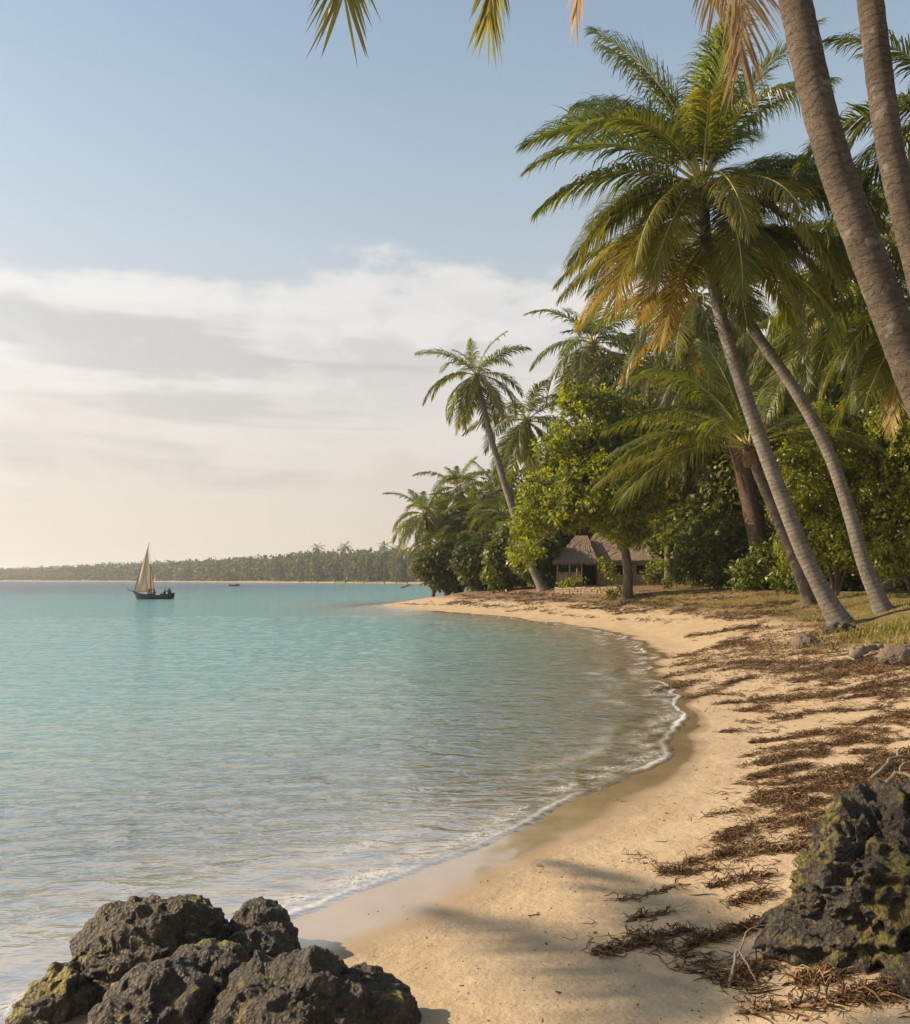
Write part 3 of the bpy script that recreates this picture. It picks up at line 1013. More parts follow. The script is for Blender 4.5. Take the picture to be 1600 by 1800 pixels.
def broad_tree(name, label, cat, base, trunk_pts, r0, blobs, n_clump, per, leaf_len, mat, seed, group=None, stems=None, bark=None, limb=True):
    """blobs and trunk points are relative to the base"""
    rng = np.random.default_rng(seed)
    root = thing(name, label, cat, base, 0, group)
    mb = MB()
    tp = spline(trunk_pts, 14)
    mb.tube(tp, r0 * np.interp(np.linspace(0, 1, 14), [0, 0.08, 0.3, 1], [1.7, 1.15, 0.95, 0.55]), 9, 0, True, 1 + 0.06 * rng.normal(0, 1, (14, 9)))
    for st in (stems or []):
        sp_ = spline(st, 10)
        mb.tube(sp_, r0 * 0.75 * np.linspace(1.1, 0.4, 10), 7, 0)
    if limb:
        top = tp[-1]
        for bl in blobs:
            q = np.array(bl[:3])
            md = top * 0.45 + q * 0.55 + rng.normal(0, 0.25, 3)
            mb.tube(spline([tp[-4], md, q], 9), r0 * np.linspace(0.55, 0.10, 9), 6, 0)
    mb.build('trunk', bark or M_bark, root, True)
    C, A = blob_clumps(blobs, n_clump, seed)
    V, F = leaf_cloud(C, A, per, leaf_len, leaf_len * 0.55, seed + 1)
    link('crown', make_mesh('crown', V, [F], [mat]), root)
    return root


def dup(root, loc, rotz, scale, label=None):
    r = root.copy()
    col.objects.link(r)
    r.location, r.rotation_euler, r.scale = loc, (0, 0, rotz), (scale,) * 3
    if label:
        r['label'] = label
    for ch in list(root.children):
        c = ch.copy()
        col.objects.link(c)
        c.parent = r
    return r


# OBJECTS


def trunk_px(base, pix, d_top):
    b_ = Vector(base)
    n = len(pix)
    return [b_] + [P(x, y, b_.y + (d_top - b_.y) * (i + 1) / n) for i, (x, y) in enumerate(pix)]


def on_ground(x, y, sink=0.0):
    return Vector((x, y, ground_z(x, y) - sink))


# ------------------------------------------------------------------ the two crossing palms by the beach
bA = at(1478, 1098)
dA = bA.y
spA = [(176, 56, 88, 1.18, 0), (152, 72, 74, 1.2, 0), (118, 84, 36, 1.16, 0), (70, 86, 26, 1.12, 0), (276, 82, 70, 1.0, 0), (170, 82, 46, 1.18, 0), (10, 78, 40, 1.1, 0), (14, 60, 48, 1.1, 1), (42, 78, 42, 1.0, 0),
       (190, 32, 74, 1.12, 0), (200, 14, 58, 1.12, 1), (206, -4, 56, 1.14, 2), (228, -12, 60, 1.12, 2), (262, -6, 70, 1.08, 2), (298, -6, 66, 1.08, 2), (338, 6, 60, 1.1, 1), (326, -18, 52, 1.1, 2),
       (2, 28, 44, 1.05, 1), (352, 8, 40, 1.08, 1), (60, 40, 60, 1.0, 1), (122, 38, 66, 1.0, 1), (92, 12, 56, 1.0, 1), (46, 12, 50, 1.0, 1), (142, 16, 60, 1.0, 1), (250, 46, 92, 1.0, 2), (290, 50, 96, 0.95, 1),
       (220, 40, 88, 1.05, 1), (244, -20, 56, 1.05, 2), (214, -26, 50, 1.1, 3), (280, -30, 48, 1.05, 1), (310, -34, 40, 1.05, 2), (166, 68, 70, 1.0, 0), (24, 36, 58, 1.0, 1), (64, 70, 60, 1.0, 0)]
palm('thicker of two crossing grey palms, rising from the grass edge, yellow skirt under its crown', trunk_px(bA, [(1440, 1028), (1400, 940), (1345, 795), (1300, 665), (1265, 548), (1243, 430), (1235, 335)], dA + 0.5),
     0.30, 0.19, 5.9 * dA / 29, 0, 3, spA, bark=M_palm_grey, heart=0.46, bulge=2.0)
bB = at(1552, 1074)
dB = bB.y
spB = [(az, e, bd, 1.05, m_) for az, e, bd, m_ in [(205, 10, 66, 2), (232, 0, 64, 2), (255, -8, 62, 2), (280, 0, 64, 1), (305, -5, 60, 2), (330, 4, 60, 1), (352, 14, 60, 1), (10, 22, 60, 1), (35, 10, 60, 1), (180, 18, 64, 2), (215, -20, 48, 3),
                                                    (240, -28, 44, 3), (265, -26, 44, 1), (295, -26, 44, 2), (322, -22, 46, 2), (345, -16, 50, 1), (196, -10, 54, 3), (90, 20, 60, 1), (60, 30, 60, 1), (130, 26, 60, 1), (158, 14, 60, 2), (226, 34, 90, 1), (312, 36, 90, 1)]]
palm('slimmer grey palm whose trunk kinks across its neighbour into the golden fronds', trunk_px(bB, [(1522, 1000), (1490, 890), (1455, 792), (1395, 682), (1325, 580), (1280, 502), (1248, 430)], dB + 1.0),
     0.26, 0.16, 5.8 * dB / 31, 0, 8, spB, bark=M_palm_grey, heart=0.42)

# ------------------------------------------------------------------ palms leaning over the camera: trunks in the picture, crowns above it
D1, D2 = 7.0, 8.6
crown1 = P(1338, -420, D1)
baseP = on_ground(5.15, 7.1)
fp = palm('thick brown palm trunk leaning across the top corner, ringed bark, crown out of sight',
          [baseP, P(1752, 1000, D1), P(1640, 745, D1), P(1545, 500, D1), P(1456, 250, D1), P(1398, 0, D1), P(1362, -200, D1), crown1],
          0.165, 0.115, 4.6, 0, 12, [(80, 60, 60, 1, 0), (20, 58, 60, 1, 0), (50, 30, 50, 1, 1), (350, 40, 60, 1, 1), (100, 44, 60, 1, 1), (300, 60, 60, 0.9, 0)], bark=M_palm_brown, heart=0.36, sides=28, rings=0.010, nseg=150)


def hanging_frond(root, pix, side, n_leaf, leaf_len, mat, seed, droop=0.10, width=0.036, lift=0.1, sparse=0.0, tip=(0.22, 0.4)):
    o_ = Vector(root.location)
    pts = spline([tuple(P(*q) - o_) for q in pix], 26)
    mb = frond_geometry(pts, side, n_leaf, leaf_len, width, droop, seed, lift, 0.026, 0.14, sparse, tip)
    return mb.build('frond', [M_frond[mat], M_rachis_dry if mat >= 3 else M_rachis], root)


hanging_frond(fp, [(1338, -420, 7.0), (1010, -600, 6.6), (716, -450, 6.2), (624, -190, 6.0), (604, -6, 5.95)], (0.97, -0.24, 0), 150, 0.85, 2, 31, lift=0.0, tip=(0.34, 0.62), droop=0.05)
hanging_frond(fp, [(1338, -420, 7.0), (1150, -540, 6.4), (945, -390, 5.9), (876, -140, 5.7), (860, 34, 5.65)], (0.60, 0.80, 0), 130, 0.66, 2, 32, tip=(0.26, 0.58))
hanging_frond(fp, [(1338, -420, 7.0), (1200, -520, 7.5), (1085, -340, 7.8), (1030, -100, 8.0), (1012, 30, 8.0)], (0.55, 0.84, 0), 84, 0.62, 4, 33, sparse=0.25, tip=(0.22, 0.5))
crown2 = P(1486, -430, D2)
fq = palm('paler straight palm trunk beside the thick leaning one, running off the top edge',
          [on_ground(6.15, 8.7), P(1752, 1000, D2), P(1672, 700, D2), P(1612, 460, D2), P(1563, 250, D2), P(1530, 0, D2), P(1506, -200, D2), crown2],
          0.155, 0.115, 4.6, 0, 14, [(70, 60, 60, 1, 0), (10, 60, 60, 1, 0), (40, 30, 50, 1, 1), (330, 50, 60, 1, 1), (110, 50, 60, 1, 1)], bark=M_palm_brown, heart=0.36, sides=28, rings=0.010, nseg=150)
hanging_frond(fq, [(1486, -430, 8.6), (1380, -470, 8.0), (1255, -330, 7.7), (1262, -150, 7.6), (1302, -10, 7.6), (1302, 110, 7.6)], (0.97, 0.22, 0), 130, 1.0, 4, 34, 0.16, 0.036, tip=(0.34, 0.55))
hanging_frond(fq, [(1486, -430, 8.6), (1400, -480, 8.2), (1290, -380, 8.0), (1235, -200, 8.0), (1256, 10, 8.0)], (0.9, -0.4, 0), 100, 0.75, 4, 35, 0.30, 0.034, tip=(0.3, 0.5))

# a palm on the shore beside the viewer, reaching out over the water: it throws the frond shadows on the sand
TS = 17.5
spot = Vector((0.35, 3.5, 0.6)) + sun_dir * TS
lean = palm('palm reaching far out over the shallows, seen only by its frond shadows on the sand', [on_ground(-7.0, -4.5), Vector((-8.2, -1.5, 2.6)), Vector((-9.0, 4, 4.8)), spot],
            0.14, 0.09, 3.1, 0, 21, [(az, e, 40, lf, 1) for az, e, lf in [(70, 6, 1.25), (112, 18, 1.1), (250, -8, 1.3), (272, 4, 1.4), (294, 12, 1.4), (318, 20, 1.2), (24, 30, 1.1), (345, 34, 1.1)]], bark=M_palm_grey)

# ------------------------------------------------------------------ palms of the grove
b_ = at(1350, 1034)
palm('dark stout palm trunk standing straight behind the crossing palms', trunk_px(b_, [(1320, 890), (1293, 782), (1262, 686), (1238, 594), (1222, 530)], b_.y + 1), 19 * b_.y / FPX, 9 * b_.y / FPX, 7.0, 1, 41, n=26, yellow=0.3, bark=M_palm_dark, bulge=1.35)
b_ = at(1426, 1063)
palm('thin young palm with long pale fronds hanging down over the dark shrubs', trunk_px(b_, [(1398, 988), (1370, 920), (1340, 850), (1316, 792)], b_.y + 0.5), 11 * b_.y / FPX, 8 * b_.y / FPX, 6.4, 1, 42,
     [(196, 22, 66, 1.15, 1), (206, 8, 62, 1.15, 1), (186, 34, 62, 1.1, 1), (232, 30, 80, 0.9, 1), (160, 30, 60, 1, 1), (120, 50, 60, 1, 0), (60, 60, 50, 1, 0), (20, 40, 60, 1, 1), (350, 20, 60, 1, 1), (320, 30, 70, 0.9, 1), (90, 80, 40, 1, 0), (200, 66, 72, 1.0, 0), (178, 8, 50, 1.1, 2)], bark=M_palm_brown, bulge=1.3)
b_ = on_ground(21.5, 57)
palm('young palm with upright stalks fanning out above the bright shrubs', [b_, b_ + Vector((-0.3, 0, 3)), P(1356, 765, 56)], 0.22, 0.16, 9.0, 1, 43,
     [(100, 84, 30, 1.1, 0), (200, 72, 40, 1.1, 0), (20, 70, 46, 1.1, 0), (300, 74, 50, 1.0, 0), (185, 48, 56, 1.15, 1), (175, 30, 60, 1.15, 1), (350, 44, 54, 1.15, 1), (5, 58, 62, 1.15, 1), (340, 28, 60, 1.1, 1), (215, 40, 70, 1.05, 1), (320, 40, 70, 1.05, 1), (60, 50, 60, 1, 1), (130, 56, 60, 1, 1), (205, 14, 56, 1.1, 2), (160, 18, 56, 1.1, 1), (30, 24, 56, 1.1, 1), (250, 50, 80, 0.9, 1)], bark=M_palm_dark)
b_ = at(955, 1037)
palm('slender palm leaning out over the point, its crown alone against the clouds', trunk_px(b_, [(932, 988), (906, 910), (880, 828), (858, 748), (838, 662)], b_.y), 7.5 * b_.y / FPX, 4.2 * b_.y / FPX, 118 * b_.y / FPX, 2, 44, n=26, yellow=0.2, bark=M_palm_grey, low=-60, bulge=2.0)
for lab, (cx, cy, d), L_, sd, lo in [
        ('shaggy olive palm crown just behind the slender leaning palm', (926, 742, 82), 7.4, 51, -66),
        ('tall dark palm rising above the bright leafy tree', (1042, 606, 84), 8.2, 52, -60),
        ('low grey green palm at the outer end of the point', (747, 906, 92), 5.4, 53, -50),
        ('olive palm drooping low over the outermost bush of the point', (772, 958, 89), 4.6, 153, -50),
        ('palm between the two small upright crowns of the point', (783, 905, 95), 4.8, 154, -50),
        ('palm with a full round crown in the middle of the point', (833, 905, 92), 5.2, 155, -55),
        ('taller shaggy palm of the point beside the slender leaning trunk', (885, 905, 88), 5.6, 156, -58),
        ('palm just inland of the slender leaning trunk, hanging over its foot', (928, 915, 84), 5.4, 157, -55),
        ('small upright palm crown next in from the end of the point', (806, 862, 98), 5.6, 54, -50),
        ('dull bushy palm in the dark gap under the slender leaning trunk', (868, 868, 96), 7.0, 55, -56),
        ('short palm low among the bushes of the point', (842, 955, 90), 5.6, 56, -40),
        ('squat palm with yellow tips between the point bushes and the leafy tree', (896, 945, 84), 5.6, 57, -40),
        ('palm half out of the frame at the top, green fronds past the pale trunk', (1685, 205, 26), 5.6, 58, -50),
        ('palm behind the thick leaning trunk with fronds to both sides of it', (1535, 410, 34), 6.0, 59, -55),
        ('deep green palm half hidden behind the golden fronds', (1445, 560, 44), 6.4, 60, -55),
        ('palm with lit hanging fronds low behind the thick leaning trunk', (1625, 545, 34), 6.0, 61, -60),
        ('dusky palm in the shade above the bright shrubs', (1475, 690, 62), 8.0, 62, -50),
        ('slight palm against the leafy tree above the hut roof', (1175, 690, 70), 7.0, 63, -50),
        ('olive palm behind the golden frond tips, over the leafy tree', (1118, 640, 76), 7.6, 64, -50),
        ('dark palm directly behind the upper part of the crossing trunks', (1265, 640, 62), 7.6, 65, -55),
        ('deep shaded palm behind the kinked trunk', (1390, 610, 66), 7.6, 66, -55),
        ('palm at the picture edge below the lit hanging fronds, in shade', (1560, 640, 58), 7.6, 67, -55),
        ('dark palm low behind the long pale hanging fronds', (1225, 770, 64), 6.8, 68, -45)]:
    c_ = P(cx, cy, d)
    rr_ = random.Random(sd)
    g_ = on_ground(c_.x + (rr_.uniform(-0.5, 1.8) if d > 36 else 3.6), c_.y + rr_.uniform(-1, 1))
    m_ = g_.lerp(c_, 0.5) + Vector((rr_.uniform(0, 0.7), 0, 0))
    palm(lab, [g_, m_, c_], 0.22, 0.13, L_, 1 if d < 50 else 2, sd, specs=[(q[0], q[1], q[2], q[3], 5 if d > 57 and cx > 1060 and q[4] < 2 else q[4]) for q in crown_specs(27, random.Random(sd + 9), 0.10, low=lo)], bark=M_palm_dark if d > 50 else M_palm_brown, low=lo, dry=0 if d < 50 else 2)  # green fronds of the rear palms swap to the copy with shade painted in


# ------------------------------------------------------------------ broad-leaved trees
def px_blobs(base, d, lst):
    out_ = []
    k = d / FPX
    for px, py, rp, *dy in lst:
        v = P(px, py, d + (dy[0] if dy else 0)) - Vector(base)
        out_.append((v.x, v.y, v.z, rp * k, rp * k * 0.9, rp * k * 0.82))
    return out_


def px_path(base, d, lst):
    return [(0, 0, -0.3)] + [tuple(P(x, y, d) - Vector(base)) for x, y in lst]


b_ = at(1102, 1050)
d_ = b_.y
broad_tree('broadleaf_tree', 'bright leafy tree standing before the hut, single curved trunk on the sand', 'tree', b_, px_path(b_, d_, [(1104, 1010), (1098, 965), (1086, 925), (1075, 870)]), 8.5 * d_ / FPX,
           px_blobs(b_, d_, [(1040, 745, 62), (985, 800, 46), (1068, 805, 74), (968, 862, 50), (1045, 862, 68, -2), (932, 918, 40), (1000, 895, 42, -2), (1085, 915, 42, -2.5), (1112, 860, 60), (1010, 700, 30), (926, 970, 28, -2), (1105, 745, 48), (1060, 712, 34), (1115, 935, 26, -2)]),
           1150, 20, 0.37, M_leaf, 71)
b2 = on_ground(17.5, 70)
broad_tree('broadleaf_tree', 'second leafy tree, shaded, filling the gap above the hut and behind the hanging fronds', 'tree', b2, [(0, 0, -0.3), (0, 0, 4), (0.5, 0, 8)], 0.3,
           px_blobs(b2, 70, [(1160, 735, 60), (1205, 790, 66), (1165, 850, 60), (1240, 860, 62), (1180, 920, 50), (1260, 760, 60), (1130, 800, 44)]), 800, 14, 0.42, M_leaf, 72)
b_ = on_ground(17.8, 40)
d_ = b_.y
broad_tree('leafy_shrub', 'big shrub of small bright leaves on several thin bare stems behind the crossing palms', 'shrub', b_, px_path(b_, d_, [(1470, 1000), (1466, 950), (1462, 880)]), 0.10,
           px_blobs(b_, d_, [(1425, 850, 56), (1480, 800, 66), (1440, 930, 60), (1520, 880, 70), (1500, 960, 50, -1), (1400, 905, 40), (1392, 960, 34), (1535, 960, 46, -1), (1530, 775, 46), (1450, 740, 34), (1395, 800, 30)]),
           1300, 17, 0.24, M_leaf_y, 73, stems=[px_path(b_, d_, [(1480, 990), (1510, 920)]), px_path(b_, d_, [(1455, 990), (1425, 910)]), px_path(b_, d_, [(1490, 1000), (1530, 960)])])
b_ = on_ground(20.4, 38)
d_ = b_.y
broad_tree('leafy_shrub', 'tall mottled shrub at the picture edge, yellowish leaves reaching up to the leaning trunk', 'shrub', b_, px_path(b_, d_, [(1600, 990), (1602, 930), (1600, 850)]), 0.11,
           px_blobs(b_, d_, [(1585, 760, 56), (1620, 830, 74), (1575, 860, 56), (1600, 940, 66), (1560, 985, 40, -1), (1655, 760, 60), (1660, 930, 70), (1590, 705, 34)]),
           1200, 16, 0.24, M_leaf_y, 74, stems=[px_path(b_, d_, [(1615, 990), (1650, 900)]), px_path(b_, d_, [(1585, 990), (1570, 900)])])
b_ = at(1262, 1035)
d_ = b_.y
broad_tree('leafy_shrub', 'low dark glossy shrub between the leafy tree and the stout palm trunk', 'shrub', b_, px_path(b_, d_, [(1262, 1010), (1258, 970)]), 0.09,
           px_blobs(b_, d_, [(1225, 965, 36), (1262, 935, 40), (1300, 960, 42), (1205, 998, 26), (1255, 990, 40, -1), (1310, 1000, 30), (1330, 955, 34)]), 650, 11, 0.30, M_leaf_d, 75,
           stems=[px_path(b_, d_, [(1280, 1010), (1300, 970)]), px_path(b_, d_, [(1245, 1010), (1225, 975)])])
for lab, (px, py), bl, n_, ll, mt, sd in [
        ('small yellow green sapling sprouting beside the tree trunk at the hut', (1150, 1030), [(1150, 1004, 14), (1163, 992, 12), (1140, 1014, 10)], 60, 0.30, M_leaf, 81),
        ('leafy sprig growing at the foot of the curved tree trunk', (1086, 1046), [(1070, 1000, 10), (1080, 1012, 8), (1062, 985, 9), (1084, 1035, 8)], 40, 0.26, M_leaf, 82),
        ('ground hugging green plant under the hut porch', (1003, 1034), [(993, 1026, 9), (1010, 1025, 9), (1024, 1022, 7)], 46, 0.26, M_leaf, 83),
        ('pale straggly bush on the bank below the stone wall', (1070, 1053), [(1070, 1042, 8), (1080, 1048, 7)], 34, 0.22, M_leaf_y, 84),
        ('tuft of broad leaves at the base of the stout palm', (1190, 1034), [(1190, 1014, 14), (1204, 1004, 12), (1176, 1022, 10)], 60, 0.28, M_leaf_d, 85)]:
    b_ = at(px, py)
    broad_tree('leafy_shrub', lab, 'shrub', b_, px_path(b_, b_.y, [(px, py - 8), (px + 2, py - 18)]), 0.04, px_blobs(b_, b_.y, bl), n_, 7, ll, mt, sd)
for lab, (px, py), bl, sd, mt in [
        ('outermost bush of the point, drooping over the water on thin stems', (796, 1040), [(765, 995, 24), (790, 975, 26), (747, 1000, 16), (812, 995, 28), (770, 1015, 20), (800, 1018, 20)], 91, M_leaf_far),
        ('bush with yellow sprays on the point, thin bare stems below', (842, 1038), [(830, 985, 28), (855, 968, 28), (838, 1008, 24), (868, 995, 28)], 92, M_leaf_far),
        ('dense bush on the point just short of the slender leaning palm', (893, 1036), [(885, 975, 30), (905, 990, 30), (900, 950, 26), (925, 1003, 24), (880, 1008, 24)], 93, M_leaf_d),
        ('dark bush filling the space between slender leaning palm and hut', (960, 1033), [(936, 990, 26), (950, 965, 26), (928, 972, 26), (952, 1008, 18)], 94, M_leaf_d)]:
    b_ = at(px, py) if px > 800 else on_ground(-0.9, 85.0)
    broad_tree('leafy_shrub', lab, 'shrub', b_, px_path(b_, b_.y, [(px + 4, py - 30), (px, py - 60)]), 0.13, px_blobs(b_, b_.y, bl), 900, 10, 0.50, mt, sd,
               stems=[px_path(b_, b_.y, [(px - 14, py - 25), (px - 24, py - 55)]), px_path(b_, b_.y, [(px + 14, py - 25), (px + 22, py - 60)]), px_path(b_, b_.y, [(px - 5, py - 28), (px - 8, py - 62)])])

# dark trees closing the grove behind everything
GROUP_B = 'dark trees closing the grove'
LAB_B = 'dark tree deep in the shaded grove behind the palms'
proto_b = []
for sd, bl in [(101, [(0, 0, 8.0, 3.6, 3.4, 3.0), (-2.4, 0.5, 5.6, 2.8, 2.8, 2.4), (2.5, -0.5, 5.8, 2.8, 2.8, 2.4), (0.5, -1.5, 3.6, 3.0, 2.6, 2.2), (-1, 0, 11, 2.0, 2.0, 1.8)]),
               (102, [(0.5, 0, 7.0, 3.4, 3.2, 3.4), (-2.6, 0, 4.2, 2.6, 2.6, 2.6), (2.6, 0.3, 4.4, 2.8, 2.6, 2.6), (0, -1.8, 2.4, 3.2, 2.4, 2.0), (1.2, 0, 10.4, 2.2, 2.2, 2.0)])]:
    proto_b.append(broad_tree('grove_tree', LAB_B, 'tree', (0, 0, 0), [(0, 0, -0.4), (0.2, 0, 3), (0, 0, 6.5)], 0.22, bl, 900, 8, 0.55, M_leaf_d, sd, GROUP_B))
spots = [(905, 100, 1.0), (960, 104, 1.05), (1000, 108, 1.2), (1060, 100, 1.25), (1120, 96, 1.25), (1185, 92, 1.3), (1255, 88, 1.3), (1320, 84, 1.3), (1390, 78, 1.25), (1455, 74, 1.2), (1525, 68, 1.15), (1600, 60, 1.1), (1680, 56, 1.1),
         (1300, 62, 0.85), (1380, 58, 0.9), (1450, 56, 0.95), (1530, 52, 0.95), (1610, 48, 0.95), (1700, 46, 1.0), (1150, 84, 0.8), (860, 104, 0.8), (1230, 72, 0.75), (1780, 52, 1.1), (1860, 48, 1.1)]
for i, (px, d, sc_) in enumerate(spots):
    x_ = (px - MID_X) / FPX * d
    p_ = on_ground(x_, d)
    if i < 2:
        o_ = proto_b[i]
        o_.location, o_.rotation_euler, o_.scale = p_, (0, 0, i * 1.3), (sc_ * 1.15,) * 3
    else:
        dup(proto_b[i % 2], p_, i * 2.399, sc_ * 1.15)
# low undergrowth in the shade under the grove
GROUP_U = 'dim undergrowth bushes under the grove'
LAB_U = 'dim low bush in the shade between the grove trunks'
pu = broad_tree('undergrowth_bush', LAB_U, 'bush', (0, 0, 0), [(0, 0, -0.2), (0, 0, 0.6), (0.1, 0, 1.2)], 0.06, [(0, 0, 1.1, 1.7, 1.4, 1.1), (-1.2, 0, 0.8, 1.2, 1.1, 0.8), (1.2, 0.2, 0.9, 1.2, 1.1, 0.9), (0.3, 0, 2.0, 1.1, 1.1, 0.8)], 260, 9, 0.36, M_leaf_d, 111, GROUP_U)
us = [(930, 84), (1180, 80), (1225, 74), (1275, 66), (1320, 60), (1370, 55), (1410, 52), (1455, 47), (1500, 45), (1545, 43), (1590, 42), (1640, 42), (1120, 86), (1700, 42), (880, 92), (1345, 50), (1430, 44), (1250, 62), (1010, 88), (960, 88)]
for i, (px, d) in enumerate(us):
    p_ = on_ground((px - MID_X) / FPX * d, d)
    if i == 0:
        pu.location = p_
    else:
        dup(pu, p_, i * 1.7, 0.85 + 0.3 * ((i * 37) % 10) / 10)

# ------------------------------------------------------------------ the wooded far shore
rng = np.random.default_rng(5)
fs = spline([(42, 300), (20, 385), (-3, 416)] + far_shore[:9], 900)
V_, F_, nv_ = [], [], 0
tg = np.gradient(fs, axis=0)
tg /= np.linalg.norm(tg, axis=1)[:, None]
nrm = np.stack([tg[:, 1], -tg[:, 0]], 1)
nrm *= np.sign((nrm * np.array((1, 1.2))).sum(1))[:, None]
for row in range(4):
    n_ = (700, 620, 520, 460)[row]
    u_ = np.sort(rng.uniform(0, 899, n_)).astype(int)
    offs = (9, 22, 40, 64)[row] + rng.uniform(-5, 6, n_)
    c2 = fs[u_] + nrm[u_] * offs[:, None]
    dd = np.hypot(c2[:, 0], c2[:, 1])
    keep_ = dd > 330
    c2, dd = c2[keep_], dd[keep_]
    hh = np.interp(dd, [330, 430, 620, 1000, 1300], [21.0, 22.0, 23.0, 20.0, 17.5]) * (0.72 + 0.11 * row) * rng.uniform(0.82, 1.10, len(dd))
    rr_ = rng.uniform(3.4, 6.4, len(dd))
    per = np.interp(dd, [400, 900, 1300], [84, 46, 30]).astype(int)
    for (x_, y_), h_, r_, k_ in zip(c2, hh, rr_, per):
        dv = rng.normal(0, 1, (k_, 3))
        dv /= np.linalg.norm(dv, axis=1)[:, None]
        cc = np.array((x_, y_, 1.8 + h_ * 0.55)) + dv * np.array((r_, r_, h_ * 0.42)) * rng.uniform(0.7, 1.0, (k_, 1))
        lo_ = rng.random(k_) < 0.22
        cc[lo_, 2] = 1.6 + rng.uniform(0, 1, lo_.sum()) * h_ * 0.4
        a_ = rng.normal(0, 1, (k_, 3))
        b2_ = np.cross(a_, rng.normal(0, 1, (k_, 3)))
        a_ *= (rng.uniform(0.8, 1.7, k_) / np.linalg.norm(a_, axis=1))[:, None]
        b2_ *= (rng.uniform(0.6, 1.2, k_) / np.linalg.norm(b2_, axis=1))[:, None]
        V_.append(np.stack([cc - a_, cc - b2_, cc + a_, cc + b2_], 1).reshape(-1, 3))
        F_.append(nv_ + np.arange(k_ * 4).reshape(-1, 4))
        nv_ += k_ * 4
fw = link('far_wood', make_mesh('far_wood', np.concatenate(V_), F_, [M_leaf_far]))
tag(fw, 'hazy band of woodland along the far shore', 'wood', kind='stuff')
GROUP_F = 'palms standing out of the far wood'
LAB_F = 'tiny hazy palm rising above the far wood'
pf = None
for i, (px, py, d) in enumerate([(558, 963, 520), (607, 961, 500), (676, 960, 470), (697, 965, 462), (640, 974, 482), (527, 977, 545), (716, 972, 450), (588, 983, 500), (663, 988, 455), (622, 992, 470), (703, 994, 445), (548, 992, 525)]):
    c_ = P(px, py, d)
    g_ = on_ground(c_.x, c_.y)
    if pf is None:
        hpf = c_.z - g_.z
        pf = palm(LAB_F, [g_, g_.lerp(c_, 0.5) + Vector((0.4, 0, 0)), c_], 0.35, 0.25, 6.0, 3, 200, n=16, yellow=0.0, bark=M_palm_dark, group=GROUP_F, sides=6, nseg=10)
    else:
        dup(pf, g_, i * 1.1, (c_.z - g_.z) / hpf)

# ------------------------------------------------------------------ the thatched hut
HD = 72.0
hx, hz_ = P(1088, 1030, HD).x, None
hb = on_ground(hx, HD + 2.2)
hb.z = max(hb.z, P(1030, 1031, HD).z)
hut = thing('thatched_hut', 'small thatched hut in the trees with an open porch, posts and low railings', 'hut', hb, R(-6))
m = MB()
WX, WY, WH = 3.1, 2.0, 2.1
for c_, s_ in [((0.75, -WY, WH / 2), (2 * WX - 1.5, 0.12, WH)), ((0, WY, WH / 2), (2 * WX, 0.12, WH)), ((-WX, 0, WH / 2), (0.12, 2 * WY - 0.13, WH)), ((WX, 0, WH / 2), (0.12, 2 * WY - 0.13, WH))]:
    m.box(c_, s_)
m.build('wall', M_hutwall, hut)
m = MB()
m.box((0, -0.6, -0.2), (2 * WX + 0.5, 2 * WY + 2.6, 0.36))
m.box((-3.3, -2.0, -0.2), (2.6, 3.6, 0.34))
m.build('floor_plinth', M_stone, hut)


def hip(m, x0, x1, y0, y1, z0, rise, rx0, rx1, ry, thick=0.22, fringe=0.30, seed=1):
    rg = np.random.default_rng(seed)
    nx, ny = 26, 18
    # four sloping sheets, each a grid with a ragged surface, thickened downwards
    A, B, C, D = (np.array(q, float) for q in ((x0, y0, z0), (x1, y0, z0), (x1, y1, z0), (x0, y1, z0)))
    E, F = np.array((rx0, ry, z0 + rise)), np.array((rx1, ry, z0 + rise))
    for a, b, c, d in ((A, B, F, E), (B, C, F, F), (C, D, E, F), (D, A, E, E)):
        u = np.linspace(0, 1, nx)[None, :, None]
        v = np.linspace(0, 1, ny)[:, None, None]
        G = (a * (1 - u) + b * u) * (1 - v) + (d * (1 - u) + c * u) * v
        nn = np.cross(b - a, d - a if np.linalg.norm(d - a) > 1e-6 else c - a)
        nn /= np.linalg.norm(nn)
        G = G - np.array((0, 0, 0.35)) * (np.sin(np.pi * v) * 0.35) + nn * rg.normal(0, 0.02, (ny, nx, 1)) * (v * (1 - v) * 4)
        G[0] += np.stack([np.zeros(nx), np.zeros(nx), -rg.uniform(0, 0.06, nx)], 1) * ((u[0] > 0) & (u[0] < 1))
        under = G - np.array((0, 0, thick))
        VV = np.concatenate([G.reshape(-1, 3), under.reshape(-1, 3)])
        i0 = (np.arange(ny - 1)[:, None] * nx + np.arange(nx - 1)[None]).ravel()
        top = np.stack([i0, i0 + 1, i0 + nx + 1, i0 + nx], 1)
        bot = top[:, ::-1] + nx * ny
        e0 = np.arange(nx - 1)
        edge = np.stack([e0 + nx * ny, e0 + 1 + nx * ny, e0 + 1, e0], 1)
        m.put(VV, [np.concatenate([top, bot, edge])], 0)
        # straw fringe on the eave
        n_ = int(np.linalg.norm(b - a) * 26)
        uu = rg.random((n_, 1))
        p = a * (1 - uu) + b * uu + np.array((0, 0, -thick * 0.6))
        t = (b - a) / np.linalg.norm(b - a)
        ln = rg.uniform(0.3, 1.0, n_) * fringe
        outw = np.array((nn[0], nn[1], 0)) * 0.25
        q = p + np.stack([outw[0] * ln, outw[1] * ln, -ln], 1) + t * rg.normal(0, 0.06, (n_, 1))
        hw = 0.035
        m.put(np.stack([p - t * hw, p + t * hw, q + t * 0.01, q - t * 0.01], 1).reshape(-1, 3), [np.arange(n_ * 4).reshape(-1, 4)], 0)


